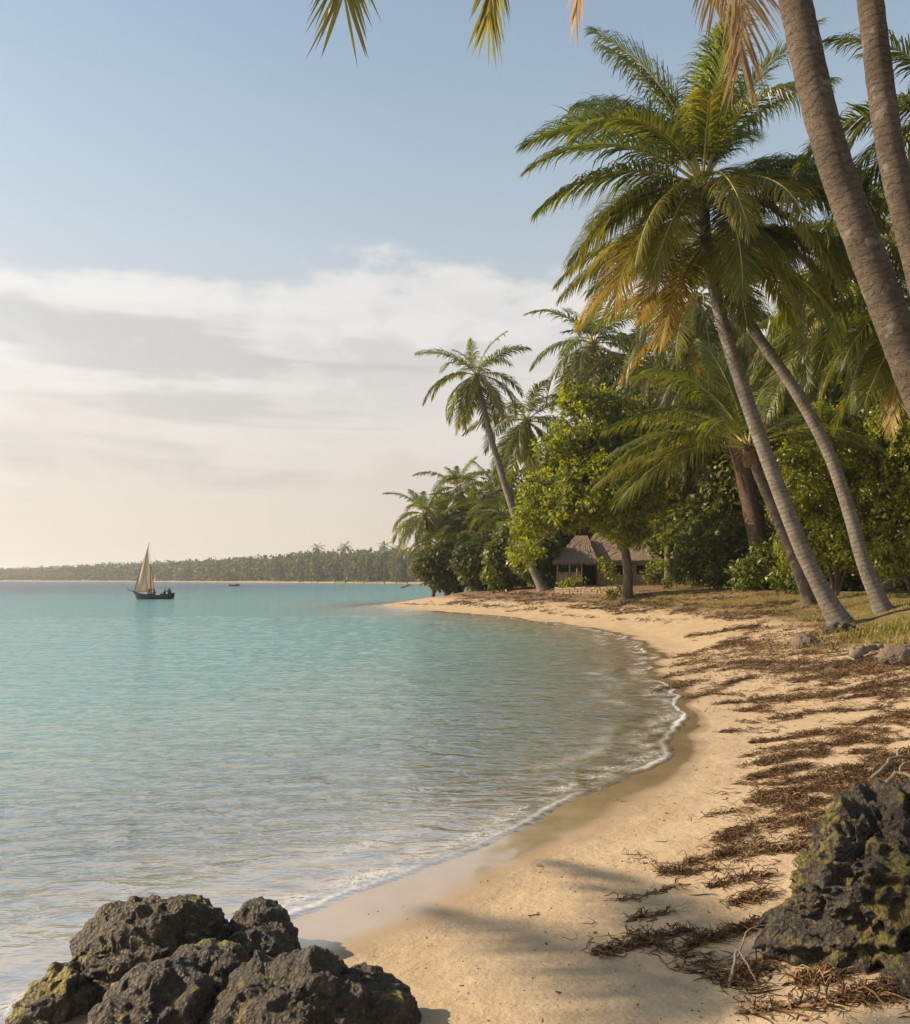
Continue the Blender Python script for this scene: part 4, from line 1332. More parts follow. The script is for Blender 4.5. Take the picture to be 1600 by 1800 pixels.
m = MB()
hip(m, -WX - 0.7, WX + 0.8, -WY - 0.8, WY + 0.7, WH, 2.45, -1.6, 1.9, 0, seed=3)
m.build('roof', M_thatch, hut)
m = MB()
hip(m, -5.35, -1.6, -4.2, 0.9, 2.0, 2.25, -3.35, -2.3, -0.9, seed=4)
m.build('porch_roof', M_thatch, hut)
for x_, y_ in ((-4.95, -3.8), (-3.95, -3.85), (-2.95, -3.8), (-4.95, -1.4), (-3.0, -1.7)):
    m = MB()
    m.tube([(x_, y_, -0.1), (x_ + 0.02, y_, 1.0), (x_, y_, 2.1)], [0.075, 0.065, 0.07], 7)
    m.build('porch_post', M_hutwood, hut, True)
for x0_, x1_ in ((-4.85, -4.05), (-3.85, -3.05)):
    m = MB()
    for k in range(9):
        m.box(((x0_ + x1_) / 2, -3.83, 0.15 + k * 0.095), (x1_ - x0_, 0.035, 0.075))
    m.box(((x0_ + x1_) / 2, -3.80, 1.02), (x1_ - x0_ + 0.04, 0.10, 0.06))
    m.build('railing', M_hutwood, hut)
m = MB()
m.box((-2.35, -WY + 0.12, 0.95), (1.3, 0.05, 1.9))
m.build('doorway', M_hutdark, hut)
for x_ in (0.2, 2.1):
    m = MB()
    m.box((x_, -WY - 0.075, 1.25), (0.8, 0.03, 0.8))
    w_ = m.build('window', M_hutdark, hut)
    m = MB()
    for c_, s_ in [((x_, -WY - 0.09, 1.70), (1.0, 0.07, 0.1)), ((x_, -WY - 0.09, 0.80), (1.0, 0.07, 0.1)), ((x_ - 0.45, -WY - 0.09, 1.25), (0.1, 0.068, 0.8)), ((x_ + 0.45, -WY - 0.09, 1.25), (0.1, 0.068, 0.8))]:
        m.box(c_, s_)
    m.build('window_frame', M_hutwood, w_)
for x_ in (1.15, 3.0):
    m = MB()
    m.tube([(x_, -WY - 0.55, -0.1), (x_, -WY - 0.55, 2.0)], 0.07, 7)
    m.build('eave_post', M_hutwood, hut, True)

# low wall of pale stones on the bank before the hut
w0, w1 = at(978, 1041), at(1088, 1043)
sw_ = thing('stone_wall', 'low rough wall of pale stones on the bank below the hut', 'wall', w0)
m = MB()
rg = random.Random(4)
dirw = (w1 - w0)
for row in range(3):
    x_ = 0.0
    while x_ < 1.0:
        l_ = rg.uniform(0.28, 0.6) / dirw.length
        c_ = dirw * (x_ + l_ / 2) + Vector((0, rg.uniform(-0.04, 0.04), 0.02 + row * 0.17))
        c_.z += ground_z(*(w0 + dirw * (x_ + l_ / 2)).xy) - w0.z - (dirw * (x_ + l_ / 2)).z
        m.box(c_, (l_ * dirw.length * 0.96, 0.32 + rg.uniform(0, 0.12), 0.165), rg.uniform(-0.08, 0.08) + math.atan2(dirw.y, dirw.x))
        x_ += l_
o_ = m.build('masonry', M_stone, sw_)
bv = o_.modifiers.new('round', 'BEVEL')
bv.width, bv.segments = 0.04, 2


# ------------------------------------------------------------------ rocks
def rock(name, label, cat, centre, size, seed, mat, detail=6, pits=0.0, rough=1.0, group=None, lobes=(), flat=0.25, freq=1.0):
    import bmesh
    bm = bmesh.new()
    bmesh.ops.create_icosphere(bm, subdivisions=detail, radius=1.0)
    me = bpy.data.meshes.new(name)
    bm.to_mesh(me)
    bm.free()
    n_ = len(me.vertices)
    a = np.empty(n_ * 3, np.float32)
    me.vertices.foreach_get('co', a)
    d = a.reshape(-1, 3).astype(float)
    size = np.asarray(size, float)
    # union of lobes: farthest reach along each direction
    r = np.ones(n_)
    for lx, ly, lz, lr in lobes:
        c = np.array((lx, ly, lz))
        bq = d @ c
        disc = bq ** 2 - (c @ c - lr * lr)
        r = np.maximum(r, np.where(disc > 0, bq + np.sqrt(np.maximum(disc, 0)), 0))
    p = d * r[:, None] * size
    s0 = size.mean()
    q = p / s0 * freq + seed * 3.7
    big = fbm(q * 1.0, 2, 0.5, seed)
    rid = fbm(q * 2.2, 3, 0.5, seed + 3, True)
    crag = np.stack([fbm(q * 2.2 + 31, 3, 0.5, seed + 5), fbm(q * 2.2 + 57, 3, 0.5, seed + 6), fbm(q * 2.2 + 83, 3, 0.5, seed + 9)], 1)
    h = 0.30 * big + 0.15 * (rid - 0.55)
    f1, f2 = worley(q * 4.0 + crag * 0.9, seed + 11)
    h = h + 0.10 * (0.6 - f1)                                   # knobs
    g1, g2 = worley(q * 9.0 + crag, seed + 17)
    h = h + 0.045 * (0.55 - g1)
    j1, j2 = worley(q * 21.0, seed + 18)
    h = h + 0.018 * (0.5 - j1) + 0.012 * fbm(q * 30, 2, 0.5, seed + 19)
    if pits > 0:                                                # round hollows between thin walls
        p1, p2 = worley(q * 1.75 + crag * 1.1, seed + 23)
        e = np.clip((p2 - p1) / 0.42, 0, 1)
        h = h + pits * (0.55 - e * e * (3 - 2 * e))
        r1, r2 = worley(q * 4.2 + crag * 0.9, seed + 29)
        e = np.clip((r2 - r1) / 0.45, 0, 1)
        h = h + pits * 0.35 * (0.5 - e * e * (3 - 2 * e))
    p = p + rough * s0 * (h[:, None] * d * 0.95 + 0.11 * crag)
    me.vertices.foreach_set('co', p.astype(np.float32).ravel())
    me.polygons.foreach_set('use_smooth', np.ones(len(me.polygons), bool))
    me.materials.append(mat)
    me.update()
    o = link(name, me, loc=centre)
    return tag(o, label, cat, group)


def rock_px(label, x0, x1, ytop, d, depth, seed, mat, name='coral_rock', lobes=(), sink=0.35, **kw):
    k = d / FPX
    cx = (x0 + x1) / 2
    hw = (x1 - x0) / 2 * k
    xw = (cx - MID_X) / FPX * d
    zt = CAM_Z + (HORIZON_Y - ytop) * k
    zb = ground_z(xw, d) - sink
    hz2 = (zt - zb) / 2
    return rock(name, label, 'rock', (xw, d, zb + hz2), (hw * 0.92, depth, hz2 * 0.92), seed, mat, lobes=lobes, **kw)


rock_px('tall mossy dark coral rock at the water edge, highest of the cluster', 128, 415, 1580, 5.35, 0.42, 2, M_rock, detail=7, lobes=[(-0.75, -0.2, -0.55, 0.55)], sink=0.30)
rock_px('low wedge of dark coral rock tapering into the foam beside the mossy rock', 28, 215, 1690, 5.05, 0.34, 5, M_rock, detail=6, sink=0.40)
rock_px('angular dark coral rock behind the cluster, beside the wet sand', 352, 535, 1596, 5.55, 0.34, 7, M_rock, detail=6, sink=0.30)
rock_px('rounded dark coral rock with a yellow weed cap in the middle of the cluster', 246, 470, 1668, 4.75, 0.32, 11, M_rock, detail=6, sink=0.35)
rock_px('broad craggy dark coral rock of the cluster, lying nearest the dry sand', 352, 738, 1676, 4.25, 0.42, 13, M_rock, detail=7, lobes=[(-0.55, 0.1, -0.1, 0.62), (0.5, 0, -0.2, 0.62)], sink=0.35)
rock_px('blunt dark coral rock at the lower edge of the cluster below the yellow weed cap', 148, 392, 1702, 4.3, 0.34, 17, M_rock, detail=6, sink=0.40)
rock_px('honeycombed black coral rock with deep pits and yellow algae on the dry sand', 1395, 1790, 1400, 4.75, 0.52, 23, M_rock_pit, detail=7, pits=0.18, sink=0.25, lobes=[(0.35, 0, -0.45, 0.8), (-0.68, -0.1, -0.52, 0.58), (-0.3, 0, 0.42, 0.60)], freq=0.9)
rock_px('black pitted rock at the bottom corner among dried weed', 1560, 1800, 1690, 4.0, 0.35, 29, M_rock_pit, detail=6, pits=0.14, sink=0.3)
b_ = at(1420, 1138)
k_ = b_.y / FPX
rock('beach_boulder', 'grey pointed boulder on the weed line below the crossing palms', 'rock', b_ + Vector((0, 0.2, 0.12)), (24 * k_, 22 * k_, 18 * k_), 31, M_boulder, 5, rough=0.7)
b_ = at(1585, 1172)
k_ = b_.y / FPX
rock('beach_boulder', 'long grey boulder at the picture edge beside the grass', 'rock', b_ + Vector((0.1, 0.25, 0.15)), (40 * k_, 26 * k_, 22 * k_), 37, M_boulder, 5, rough=0.7)
b_ = at(1470, 1112)
k_ = b_.y / FPX
rock('root_mass', 'matted dark root mass at the foot of the thicker crossing palm', 'root mass', b_ + Vector((0.1, 0.1, 0.05)), (30 * k_, 18 * k_, 12 * k_), 41, M_rock, 5, rough=1.1)


# ------------------------------------------------------------------ driftwood
def driftwood(name, label, paths, r, seed, mat=M_drift, cat='driftwood'):
    rg = np.random.default_rng(seed)
    base = Vector(paths[0][0])
    m = MB()
    for k, pth in enumerate(paths):
        q = spline([tuple(Vector(p) - base) for p in pth], 14)
        q[1:-1] += rg.normal(0, r * 0.25, (12, 3))
        m.tube(q, r * (1 if k == 0 else 0.5) * np.linspace(1.1, 0.35, 14) * rg.uniform(0.85, 1.15, 14), 9, 0, True, 1 + 0.1 * rg.normal(0, 1, (1, 9)))
    return tag(m.build(name, mat, None, True, loc=base), label, cat)


g1 = at(1548, 1040)
driftwood('fallen_log', 'pale bare log slanting up from the grass at the picture edge', [[g1 + Vector((0, 0, 0.1)), P(1575, 1022, g1.y), P(1640, 995, g1.y + 0.6), P(1700, 975, g1.y + 1)]], 10 * g1.y / FPX, 3)
g1 = at(1500, 1160)
driftwood('driftwood_stump', 'bleached forked stump lying on the weed line beside the grass', [[g1 + Vector((0, 0, 0.05)), P(1512, 1146, g1.y), P(1530, 1138, g1.y + 0.3), P(1552, 1136, g1.y + 0.5)], [g1 + Vector((0.2, 0, 0.02)), P(1505, 1150, g1.y), P(1500, 1138, g1.y)]], 8 * g1.y / FPX, 4)
for i, (lab, a_, b2_, c2_) in enumerate([
        ('twisted grey driftwood branch lying against the top of the honeycombed rock', (1530, 1375), (1575, 1350), (1640, 1335)),
        ('bone pale bent stick on the shadowed sand below the honeycombed rock', (1282, 1735), (1298, 1712), (1330, 1735)),
        ('long dark driftwood root half buried beside the honeycombed rock', (1540, 1400), (1580, 1380), (1640, 1385))]):
    p0, p1, p2 = at(*a_), at(*b2_), at(*c2_)
    up_ = Vector((0, 0, 0.09))
    driftwood('driftwood_branch', lab, [[p0, p0.lerp(p1, 0.6) + up_, p1 + up_ * 1.4, p2 + up_ * 0.3], [p1 + up_, p1 + Vector((0.1, 0.1, 0.2)), p1 + Vector((0.3, 0.1, 0.22))]], 0.010 if i == 1 else 0.026, 20 + i)
ba, bb = Vector((-17.5, 262, 0.0)), None
driftwood('drift_log', 'brown drift trunk jutting out of the water beyond the point', [[P(704, 1035, 240), P(712, 1031, 240), P(722, 1026, 241)], [P(712, 1031, 240), P(720, 1029, 240), P(726, 1028, 240)]], 0.32, 31, M_spar)

# ------------------------------------------------------------------ dried seaweed cast up in streaks
streaks = [(690, 1062, 1000, 1067, 3, .7), (800, 1052, 1000, 1056, 4, .5), (1000, 1068, 1330, 1087, 7, 1), (960, 1078, 1180, 1094, 3, .7), (1000, 1056, 1200, 1064, 4, .4), (1100, 1046, 1330, 1040, 4, .5), (1200, 1056, 1400, 1046, 5, .5), (1230, 1070, 1400, 1058, 6, .5), (1000, 1050, 1100, 1052, 4, .6), (860, 1044, 1000, 1048, 5, .8), (800, 1047, 900, 1049, 5, .7), (1330, 1080, 1450, 1070, 6, .4), (1420, 1150, 1600, 1140, 14, .25), (1200, 1122, 1335, 1100, 8, 1), (1240, 1084, 1340, 1096, 7, 1), (1270, 1128, 1430, 1150, 30, 1.1), (1300, 1105, 1380, 1110, 12, .9),
           (1185, 1157, 1290, 1130, 5, 1), (1180, 1172, 1245, 1160, 7, 1), (1160, 1194, 1290, 1165, 7, 1), (1145, 1217, 1235, 1197, 9, 1.2), (1225, 1212, 1345, 1188, 6, 1), (1300, 1165, 1560, 1180, 30, 1.0), (1380, 1197, 1485, 1188, 16, 1.2), (1265, 1237, 1480, 1220, 14, 1.2),
           (1375, 1232, 1465, 1224, 9, 1), (1300, 1252, 1385, 1234, 6, 1), (1475, 1216, 1620, 1200, 20, 1.1), (1350, 1266, 1475, 1247, 5, 1), (1345, 1272, 1405, 1262, 5, 1), (1500, 1276, 1640, 1252, 18, 1.2), (1315, 1307, 1490, 1284, 9, 1.1), (1300, 1331, 1425, 1313, 5, 1),
           (1330, 1347, 1445, 1324, 12, 1.2), (1310, 1372, 1425, 1345, 13, 1.2), (1430, 1384, 1640, 1342, 22, 1.2), (1340, 1402, 1455, 1384, 11, 1.1), (1435, 1312, 1515, 1304, 6, 1), (1490, 1327, 1545, 1319, 4, .8), (1255, 1482, 1445, 1435, 15, .8), (1200, 1523, 1295, 1500, 8, .8),
           (1155, 1537, 1400, 1518, 6, .9), (1330, 1502, 1425, 1490, 9, 1), (1275, 1593, 1345, 1574, 7, .9), (1080, 1587, 1195, 1558, 3, .6), (1035, 1682, 1205, 1638, 4, .7), (1200, 1668, 1345, 1623, 7, .6), (1225, 1702, 1285, 1690, 6, .6), (1265, 1735, 1345, 1700, 10, .6),
           (1290, 1785, 1620, 1738, 22, .10), (1400, 1796, 1640, 1790, 20, .12), (1480, 1760, 1620, 1730, 10, .6), (1340, 1742, 1460, 1718, 9, 1), (1230, 1438, 1330, 1420, 3, .5), (1420, 1450, 1500, 1430, 8, .8), (1240, 1560, 1345, 1540, 4, .6), (1100, 1620, 1200, 1600, 3, .4), (1380, 1290, 1600, 1300, 14, .18), (1250, 1400, 1340, 1380, 20, .10), (1100, 1500, 1350, 1560, 60, .05), (1200, 1150, 1600, 1230, 60, .22), (1290, 1120, 1560, 1190, 50, .35), (1100, 1640, 1400, 1760, 60, .04), (900, 1600, 1200, 1700, 50, .008), (1000, 1330, 1250, 1500, 40, .004)]
rng = np.random.default_rng(77)
for _ in range(320):                                            # scattered tufts between the streaks
    yy_ = 1100 + 400 * rng.random() ** 1.25
    xl = np.interp(yy_, [1100, 1200, 1300, 1400, 1500, 1600, 1740], [1190, 1200, 1290, 1290, 1230, 1120, 1080])
    xx_ = xl + (1620 - xl) * rng.random() ** 0.7
    ln2 = rng.uniform(14, 70) * np.interp(yy_, [1100, 1700], [0.8, 1.6])
    sl_ = rng.normal(-0.10, 0.26)
    streaks.append((xx_ - ln2 / 2, yy_ - sl_ * ln2 / 2, xx_ + ln2 / 2, yy_ + sl_ * ln2 / 2, rng.uniform(1.5, 8), rng.uniform(0.15, 0.9)))
for _ in range(150):                                            # debris on the broken bank below the trees
    xx_ = 800 + 760 * rng.random()
    yy_ = np.interp(xx_, [800, 1000, 1200, 1400, 1560], [1052, 1056, 1066, 1076, 1130]) + rng.normal(0, 10)
    ln2 = rng.uniform(12, 60)
    streaks.append((xx_ - ln2 / 2, yy_ + rng.normal(0, 2), xx_ + ln2 / 2, yy_ + rng.normal(0, 2), rng.uniform(1.5, 5), rng.uniform(0.3, 1.0)))
SX, SY, SH, SC, SL, SA = [], [], [], [], [], []
for x0_, y0_, x1_, y1_, th_, den in streaks:
    if y0_ > 1425:
        den, th_ = den * 0.55, th_ * 0.8
    pa, pb, pm = at(x0_, y0_), at(x1_, y1_), at((x0_ + x1_) / 2, (y0_ + y1_) / 2)
    dmid = pm.y
    k_ = dmid / FPX
    lat = (at((x0_ + x1_) / 2, (y0_ + y1_) / 2 + th_ / 2) - at((x0_ + x1_) / 2, (y0_ + y1_) / 2 - th_ / 2)).length / 2
    big = 1.0 if dmid < 14 else dmid / 14
    n_ = int(den * np.hypot(x1_ - x0_, y1_ - y0_) * (th_ + 2) * (0.62 if dmid > 9 else 0.85) / big ** 0.15)
    u_ = rng.random(n_)
    v_ = rng.normal(0, 0.46, n_) + 0.35 * n2(u_ * 5 + y0_, u_ * 0 + x0_, 1.0, 9)
    prof = np.interp(u_, [0, 0.12, 0.4, 0.75, 0.92, 1.0], [0.06, 0.28, 0.75, 1.0, 0.7, 0.25]) * (1 + 0.7 * n2(u_ * 7 + x0_, u_ * 0 + y0_, 1.0, 5))
    prof = np.clip(prof, 0.04, 1.5)
    lx = np.array((pb.x - pa.x, pb.y - pa.y))
    llen = np.hypot(*lx) + 1e-6
    nxn = np.array((-lx[1], lx[0])) / llen
    bow = (pm.xy - (pa.xy + pb.xy) / 2)
    clump = n2(u_ * llen + x0_, v_ * lat * 2 + y0_, 2.2 / big, 3)
    sel = rng.random(n_) < np.clip(0.55 + 2.0 * clump, 0.03, 1)
    u_, v_, prof = u_[sel], v_[sel], prof[sel]
    n_ = len(u_)
    cx_ = pa.x + lx[0] * u_ + nxn[0] * v_ * lat * prof + bow.x * 4 * u_ * (1 - u_)
    cy_ = pa.y + lx[1] * u_ + nxn[1] * v_ * lat * prof + bow.y * 4 * u_ * (1 - u_)
    pile = min(0.20, 0.45 * th_ * k_) * min(1, den)
    hh = pile * prof * np.exp(-(v_ / 0.5) ** 2) * rng.random(n_) ** 1.3
    SX.append(cx_); SY.append(cy_); SH.append(hh)
    SC.append(np.full(n_, big)); SL.append(rng.uniform(0.05, 0.22, n_) * big ** 0.6)
    SA.append(np.arctan2(lx[1], lx[0]) + rng.normal(0, 0.75, n_))
SX, SY, SH, SC, SL, SA = (np.concatenate(q) for q in (SX, SY, SH, SC, SL, SA))
n_ = len(SX)
K = 5
X = np.zeros((n_, K)); Y = np.zeros((n_, K)); Hh = np.zeros((n_, K))
a_ = SA.copy()
turn = rng.normal(0, 0.55, n_)
x_, y_ = SX.copy(), SY.copy()
ph = rng.uniform(0, 6.28, n_)
lifts = rng.uniform(0.0, 1.0, n_) ** 3 * 0.07 * SC ** 0.5
for k in range(K):
    X[:, k], Y[:, k] = x_, y_
    Hh[:, k] = SH * (1 - 0.5 * (k / (K - 1))) + lifts * np.abs(np.sin(ph + k * 0.9))
    x_ = x_ + np.cos(a_) * SL / (K - 1)
    y_ = y_ + np.sin(a_) * SL / (K - 1)
    a_ = a_ + turn + rng.normal(0, 0.45, n_)
zz, _ = land(X[:, 0], Y[:, 0])
zl_, _ = land(X[:, -1], Y[:, -1])
wgt = np.linspace(0, 1, K)[None]
Z = zz[:, None] * (1 - wgt) + zl_[:, None] * wgt + Hh + 0.006 * SC[:, None] ** 0.5
C = np.stack([X, Y, Z], -1)
T = np.gradient(C, axis=1)
T /= np.linalg.norm(T, axis=2)[..., None] + 1e-9
up_ = np.broadcast_to(rng.normal(0, 1, (n_, 1, 3)) + np.array((0, 0, 0.7)), T.shape)
U = np.cross(T, up_)
U /= np.linalg.norm(U, axis=2)[..., None] + 1e-9
W_ = np.cross(T, U)
wd_ = (rng.uniform(0.0016, 0.0055, n_) * SC ** 0.95)[:, None, None] * np.array((0.6, 1.0, 1.1, 0.9, 0.35))[None, :, None]
ring = [U * wd_, -U * wd_ * 0.6 + W_ * wd_ * 0.5, -U * wd_ * 0.6 - W_ * wd_ * 0.5]
VV = np.stack([C + q for q in ring], 2).reshape(-1, 3)
o0 = np.arange(n_)[:, None] * (3 * K)
Q = []
for k in range(K - 1):
    for j in range(3):
        Q.append(np.concatenate([o0 + 3 * k + j, o0 + 3 * k + (j + 1) % 3, o0 + 3 * k + 3 + (j + 1) % 3, o0 + 3 * k + 3 + j], 1))
sweed = link('dried_seaweed', make_mesh('dried_seaweed', VV, [np.concatenate(Q)], [M_weed]))
tag(sweed, 'brown dried seaweed cast up in streaks along the beach', 'seaweed', kind='stuff')

# ------------------------------------------------------------------ shell and coral crumbs on the sand
rng = np.random.default_rng(15)
n_ = 5200
cy_ = 3.6 + 26 * rng.random(n_) ** 2.0
cx_ = rng.uniform(-2, 18, n_) * np.clip(cy_ / 18, 0.25, 1)
cz_, cs_ = land(cx_, cy_)
sel = (cs_ > 0.5) & (rng.random(n_) < np.clip(0.25 + 0.35 * (cs_ / 4) + 0.9 * n2(cx_, cy_, 0.8, 70), 0.03, 1))
cx_, cy_, cz_ = cx_[sel], cy_[sel], cz_[sel]
n_ = len(cx_)
r_ = rng.uniform(0.003, 0.009, n_) * np.clip(cy_ / 5, 1, 3) * np.where(rng.random(n_) < 0.06, 2.2, 1)
ctr = np.stack([cx_, cy_, cz_ + r_ * 0.25], 1)
off_ = rng.normal(0, 1, (n_, 6, 3))
base_o = np.array([(1, 0, 0), (-1, 0, 0), (0, 1, 0), (0, -1, 0), (0, 0, 1), (0, 0, -1)], float)
pv_ = ctr[:, None] + (base_o[None] + 0.35 * off_) * r_[:, None, None] * np.array((1, 1, 0.6))
o0 = np.arange(n_)[:, None] * 6
tri_ = np.concatenate([o0 + np.array(t_)[None] for t_ in ((0, 2, 4), (2, 1, 4), (1, 3, 4), (3, 0, 4), (2, 0, 5), (1, 2, 5), (3, 1, 5), (0, 3, 5))])
M_crumb = leaf_material('shell crumbs', [(0.10, 0.06, 0.035), (0.22, 0.14, 0.08), (0.50, 0.42, 0.32), (0.12, 0.075, 0.04)], (1, 1, 1), 0.02, 0.8, 0.2)
cr_ = link('beach_litter', make_mesh('beach_litter', pv_.reshape(-1, 3), [tri_], [M_crumb]))
tag(cr_, 'crumbs of shell, coral and twig strewn on the sand', 'litter', kind='stuff')

# ------------------------------------------------------------------ grass on the bank
rng = np.random.default_rng(9)
n_ = 90000
gx, gy = rng.uniform(8, 34, n_), rng.uniform(19, 58, n_)
gz, gs = land(gx, gy)
dens = np.clip((gs - 5.4) / 2.5, 0, 1) * np.clip(0.30 + 1.8 * n2(gx, gy, 0.45, 60) + 0.9 * n2(gx, gy, 1.6, 61), 0, 1)
dens = dens * np.where(gs > 12, 0.35, 1) + np.exp(-(((gx - at(1590, 1110).x) / 2.0) ** 2 + ((gy - at(1590, 1110).y) / 2.5) ** 2)) * 0.9
sel = rng.random(n_) < dens
gx, gy, gz = gx[sel], gy[sel], gz[sel]
n_ = len(gx)
lush = np.exp(-(((gx - at(1590, 1110).x) / 2.4) ** 2 + ((gy - at(1590, 1110).y) / 3.0) ** 2))
hl = rng.uniform(0.06, 0.20, n_) * (1 + 1.3 * lush)
az_ = rng.uniform(0, 6.283, n_)
ln_ = rng.uniform(0.2, 0.9, n_)
B0 = np.stack([gx, gy, gz - 0.01], 1)
dirh = np.stack([np.cos(az_), np.sin(az_), np.zeros(n_)], 1)
sd_ = np.stack([-np.sin(az_), np.cos(az_), np.zeros(n_)], 1) * rng.uniform(0.007, 0.014, n_)[:, None]
M1 = B0 + dirh * (ln_ * hl * 0.35)[:, None] + np.array((0, 0, 1.0)) * (hl * 0.65)[:, None]
T1 = B0 + dirh * (ln_ * hl)[:, None] + np.array((0, 0, 1.0)) * (hl * (1.05 - 0.35 * ln_))[:, None]
VV = np.stack([B0 - sd_, B0 + sd_, M1 + sd_ * 0.8, M1 - sd_ * 0.8, T1], 1).reshape(-1, 3)
o0 = np.arange(n_)[:, None] * 5
gr = link('grass', make_mesh('grass', VV, [np.concatenate([o0, o0 + 1, o0 + 2, o0 + 3], 1), np.concatenate([o0 + 3, o0 + 2, o0 + 4], 1)], [M_grass]))
tag(gr, 'sparse yellow green grass on the bank', 'grass', kind='stuff')


# ------------------------------------------------------------------ boats
bd = 107.0
BX = P(272, 1053, bd).x
boat = thing('sailing_boat', 'dark wooden dhow under a tall tan lateen sail out on the bay', 'boat', (BX, bd, 0.0), 0)
HL = 2.28
st_ = np.linspace(-1, 1, 25)
sec = np.linspace(0, 1, 9)
V_ = []
for s_ in st_:
    x_ = s_ * HL
    wdt = 0.62 * (1 - abs(s_) ** 2.6) ** 0.7 * (1 if s_ < 0 else 1.0) + (0.02 if s_ < 0 else 0.16 * max(0, s_) ** 3)
    sheer = 0.50 + 0.36 * max(0, -s_) ** 2.4 + 0.30 * max(0, s_) ** 2.2
    keel = -0.32 + 0.42 * abs(s_) ** 4
    for sg in (-1, 1):
        for q in (sec if sg < 0 else sec[::-1]):
            rk = 0.22 * q * (abs(s_) ** 6) * (1 if s_ > 0 else -1.6)
            V_.append((x_ + rk, sg * wdt * math.sin(q * math.pi / 2) ** 0.7 if q > 0 else 0, keel + (sheer - keel) * q))
V_ = np.array(V_)
# order each ring: port gunwale ... keel ... starboard gunwale
ring_n = 18
V_ = V_.reshape(25, 2, 9, 3)
V_ = np.concatenate([V_[:, 0][:, ::-1], V_[:, 1][:, ::-1]], 1).reshape(-1, 3)
i0 = np.arange(24)[:, None] * ring_n + np.arange(ring_n - 1)[None]
m = MB()
m.put(V_, [np.stack([i0.ravel(), i0.ravel() + 1, i0.ravel() + ring_n + 1, i0.ravel() + ring_n], 1), ])
o_ = m.build('hull', M_hull, boat)
sol = o_.modifiers.new('shell', 'SOLIDIFY')
sol.thickness = 0.06
m = MB()
m.box((0, 0, 0.12), (3.6, 0.9, 0.05))
m.build('deck', M_spar, boat)
m = MB()
m.tube([(-2.2, 0, 0.80), (-2.9, 0, 1.05), (-3.42, 0, 1.22)], [0.06, 0.05, 0.035], 7)
m.tube([(-3.28, 0, 1.16), (-3.40, 0, 1.45)], [0.03, 0.02], 6)
m.build('bowsprit', M_hull, boat, True)
m = MB()
m.tube([(0.06 * 0 - 0.38, 0, 0.0), (-0.52, 0, 2.4), (-0.60, 0, 4.4)], [0.075, 0.065, 0.04], 8)
m.build('mast', M_spar, boat, True)


def bp(px, py, y=0.0):
    return np.array(((px - 272) / FPX * bd, y, (1053 - py) / FPX * bd))


yard = spline([bp(236.5, 1041, -0.12), bp(244, 1015, -0.18), bp(252, 990, -0.2), bp(259, 970, -0.2), bp(264, 953, -0.18)], 16)
m = MB()
m.tube(yard, np.linspace(0.055, 0.03, 16), 7)
m.build('yard', M_spar, boat, True)
# the sail: between the yard and the leech, bellied away to leeward
nu, nv2 = 18, 24
foot0, foot1 = bp(239, 1040, -0.14), bp(271, 1038, 0.35)
leech = spline([bp(271, 1038, 0.35), bp(266.5, 1010, 0.15), bp(262.5, 985, -0.05), bp(261.5, 962, -0.18)], nv2)
luff = spline([bp(238.5, 1040, -0.14), bp(245, 1015, -0.18), bp(252.6, 990, -0.2), bp(260.5, 966, -0.2)], nv2)
S = []
for j in range(nv2):
    for i in range(nu):
        f = i / (nu - 1)
        p = luff[j] * (1 - f) + leech[j] * f
        bel = math.sin(math.pi * f) * math.sin(math.pi * min(1, 0.15 + 0.85 * j / (nv2 - 1))) * 0.55
        crease = -0.10 * math.exp(-((f - 0.52) / 0.09) ** 2) * (1 - j / nv2)
        p = p + np.array((0.0, -bel * 0.9 - crease * 3.0, -0.10 * math.sin(math.pi * f) * (j == 0)))
        S.append(p)
i0 = (np.arange(nv2 - 1)[:, None] * nu + np.arange(nu - 1)[None]).ravel()
m = MB()
m.put(S, [np.stack([i0, i0 + 1, i0 + nu + 1, i0 + nu], 1)])
o_ = m.build('sail', m_sail, boat, True)
sol = o_.modifiers.new('canvas', 'SOLIDIFY')
sol.thickness = 0.012
m = MB()
m.tube([bp(262, 962, -0.18), bp(270, 1036, 0.35), bp(275, 1043, 0.3)], [0.018, 0.022, 0.022], 5)
m.tube([bp(264, 958, -0.1), bp(296, 1046, 0.3)], [0.008, 0.008], 4)
m.build('rigging', M_hull, boat)
m = MB()
m.box((2.36, 0, 0.05), (0.10, 0.05, 1.0), 0, 0, Euler((0, R(14), 0)))
m.tube([(2.35, 0, 0.62), (1.75, 0, 0.72)], [0.03, 0.02], 6)
m.build('rudder', M_hull, boat)


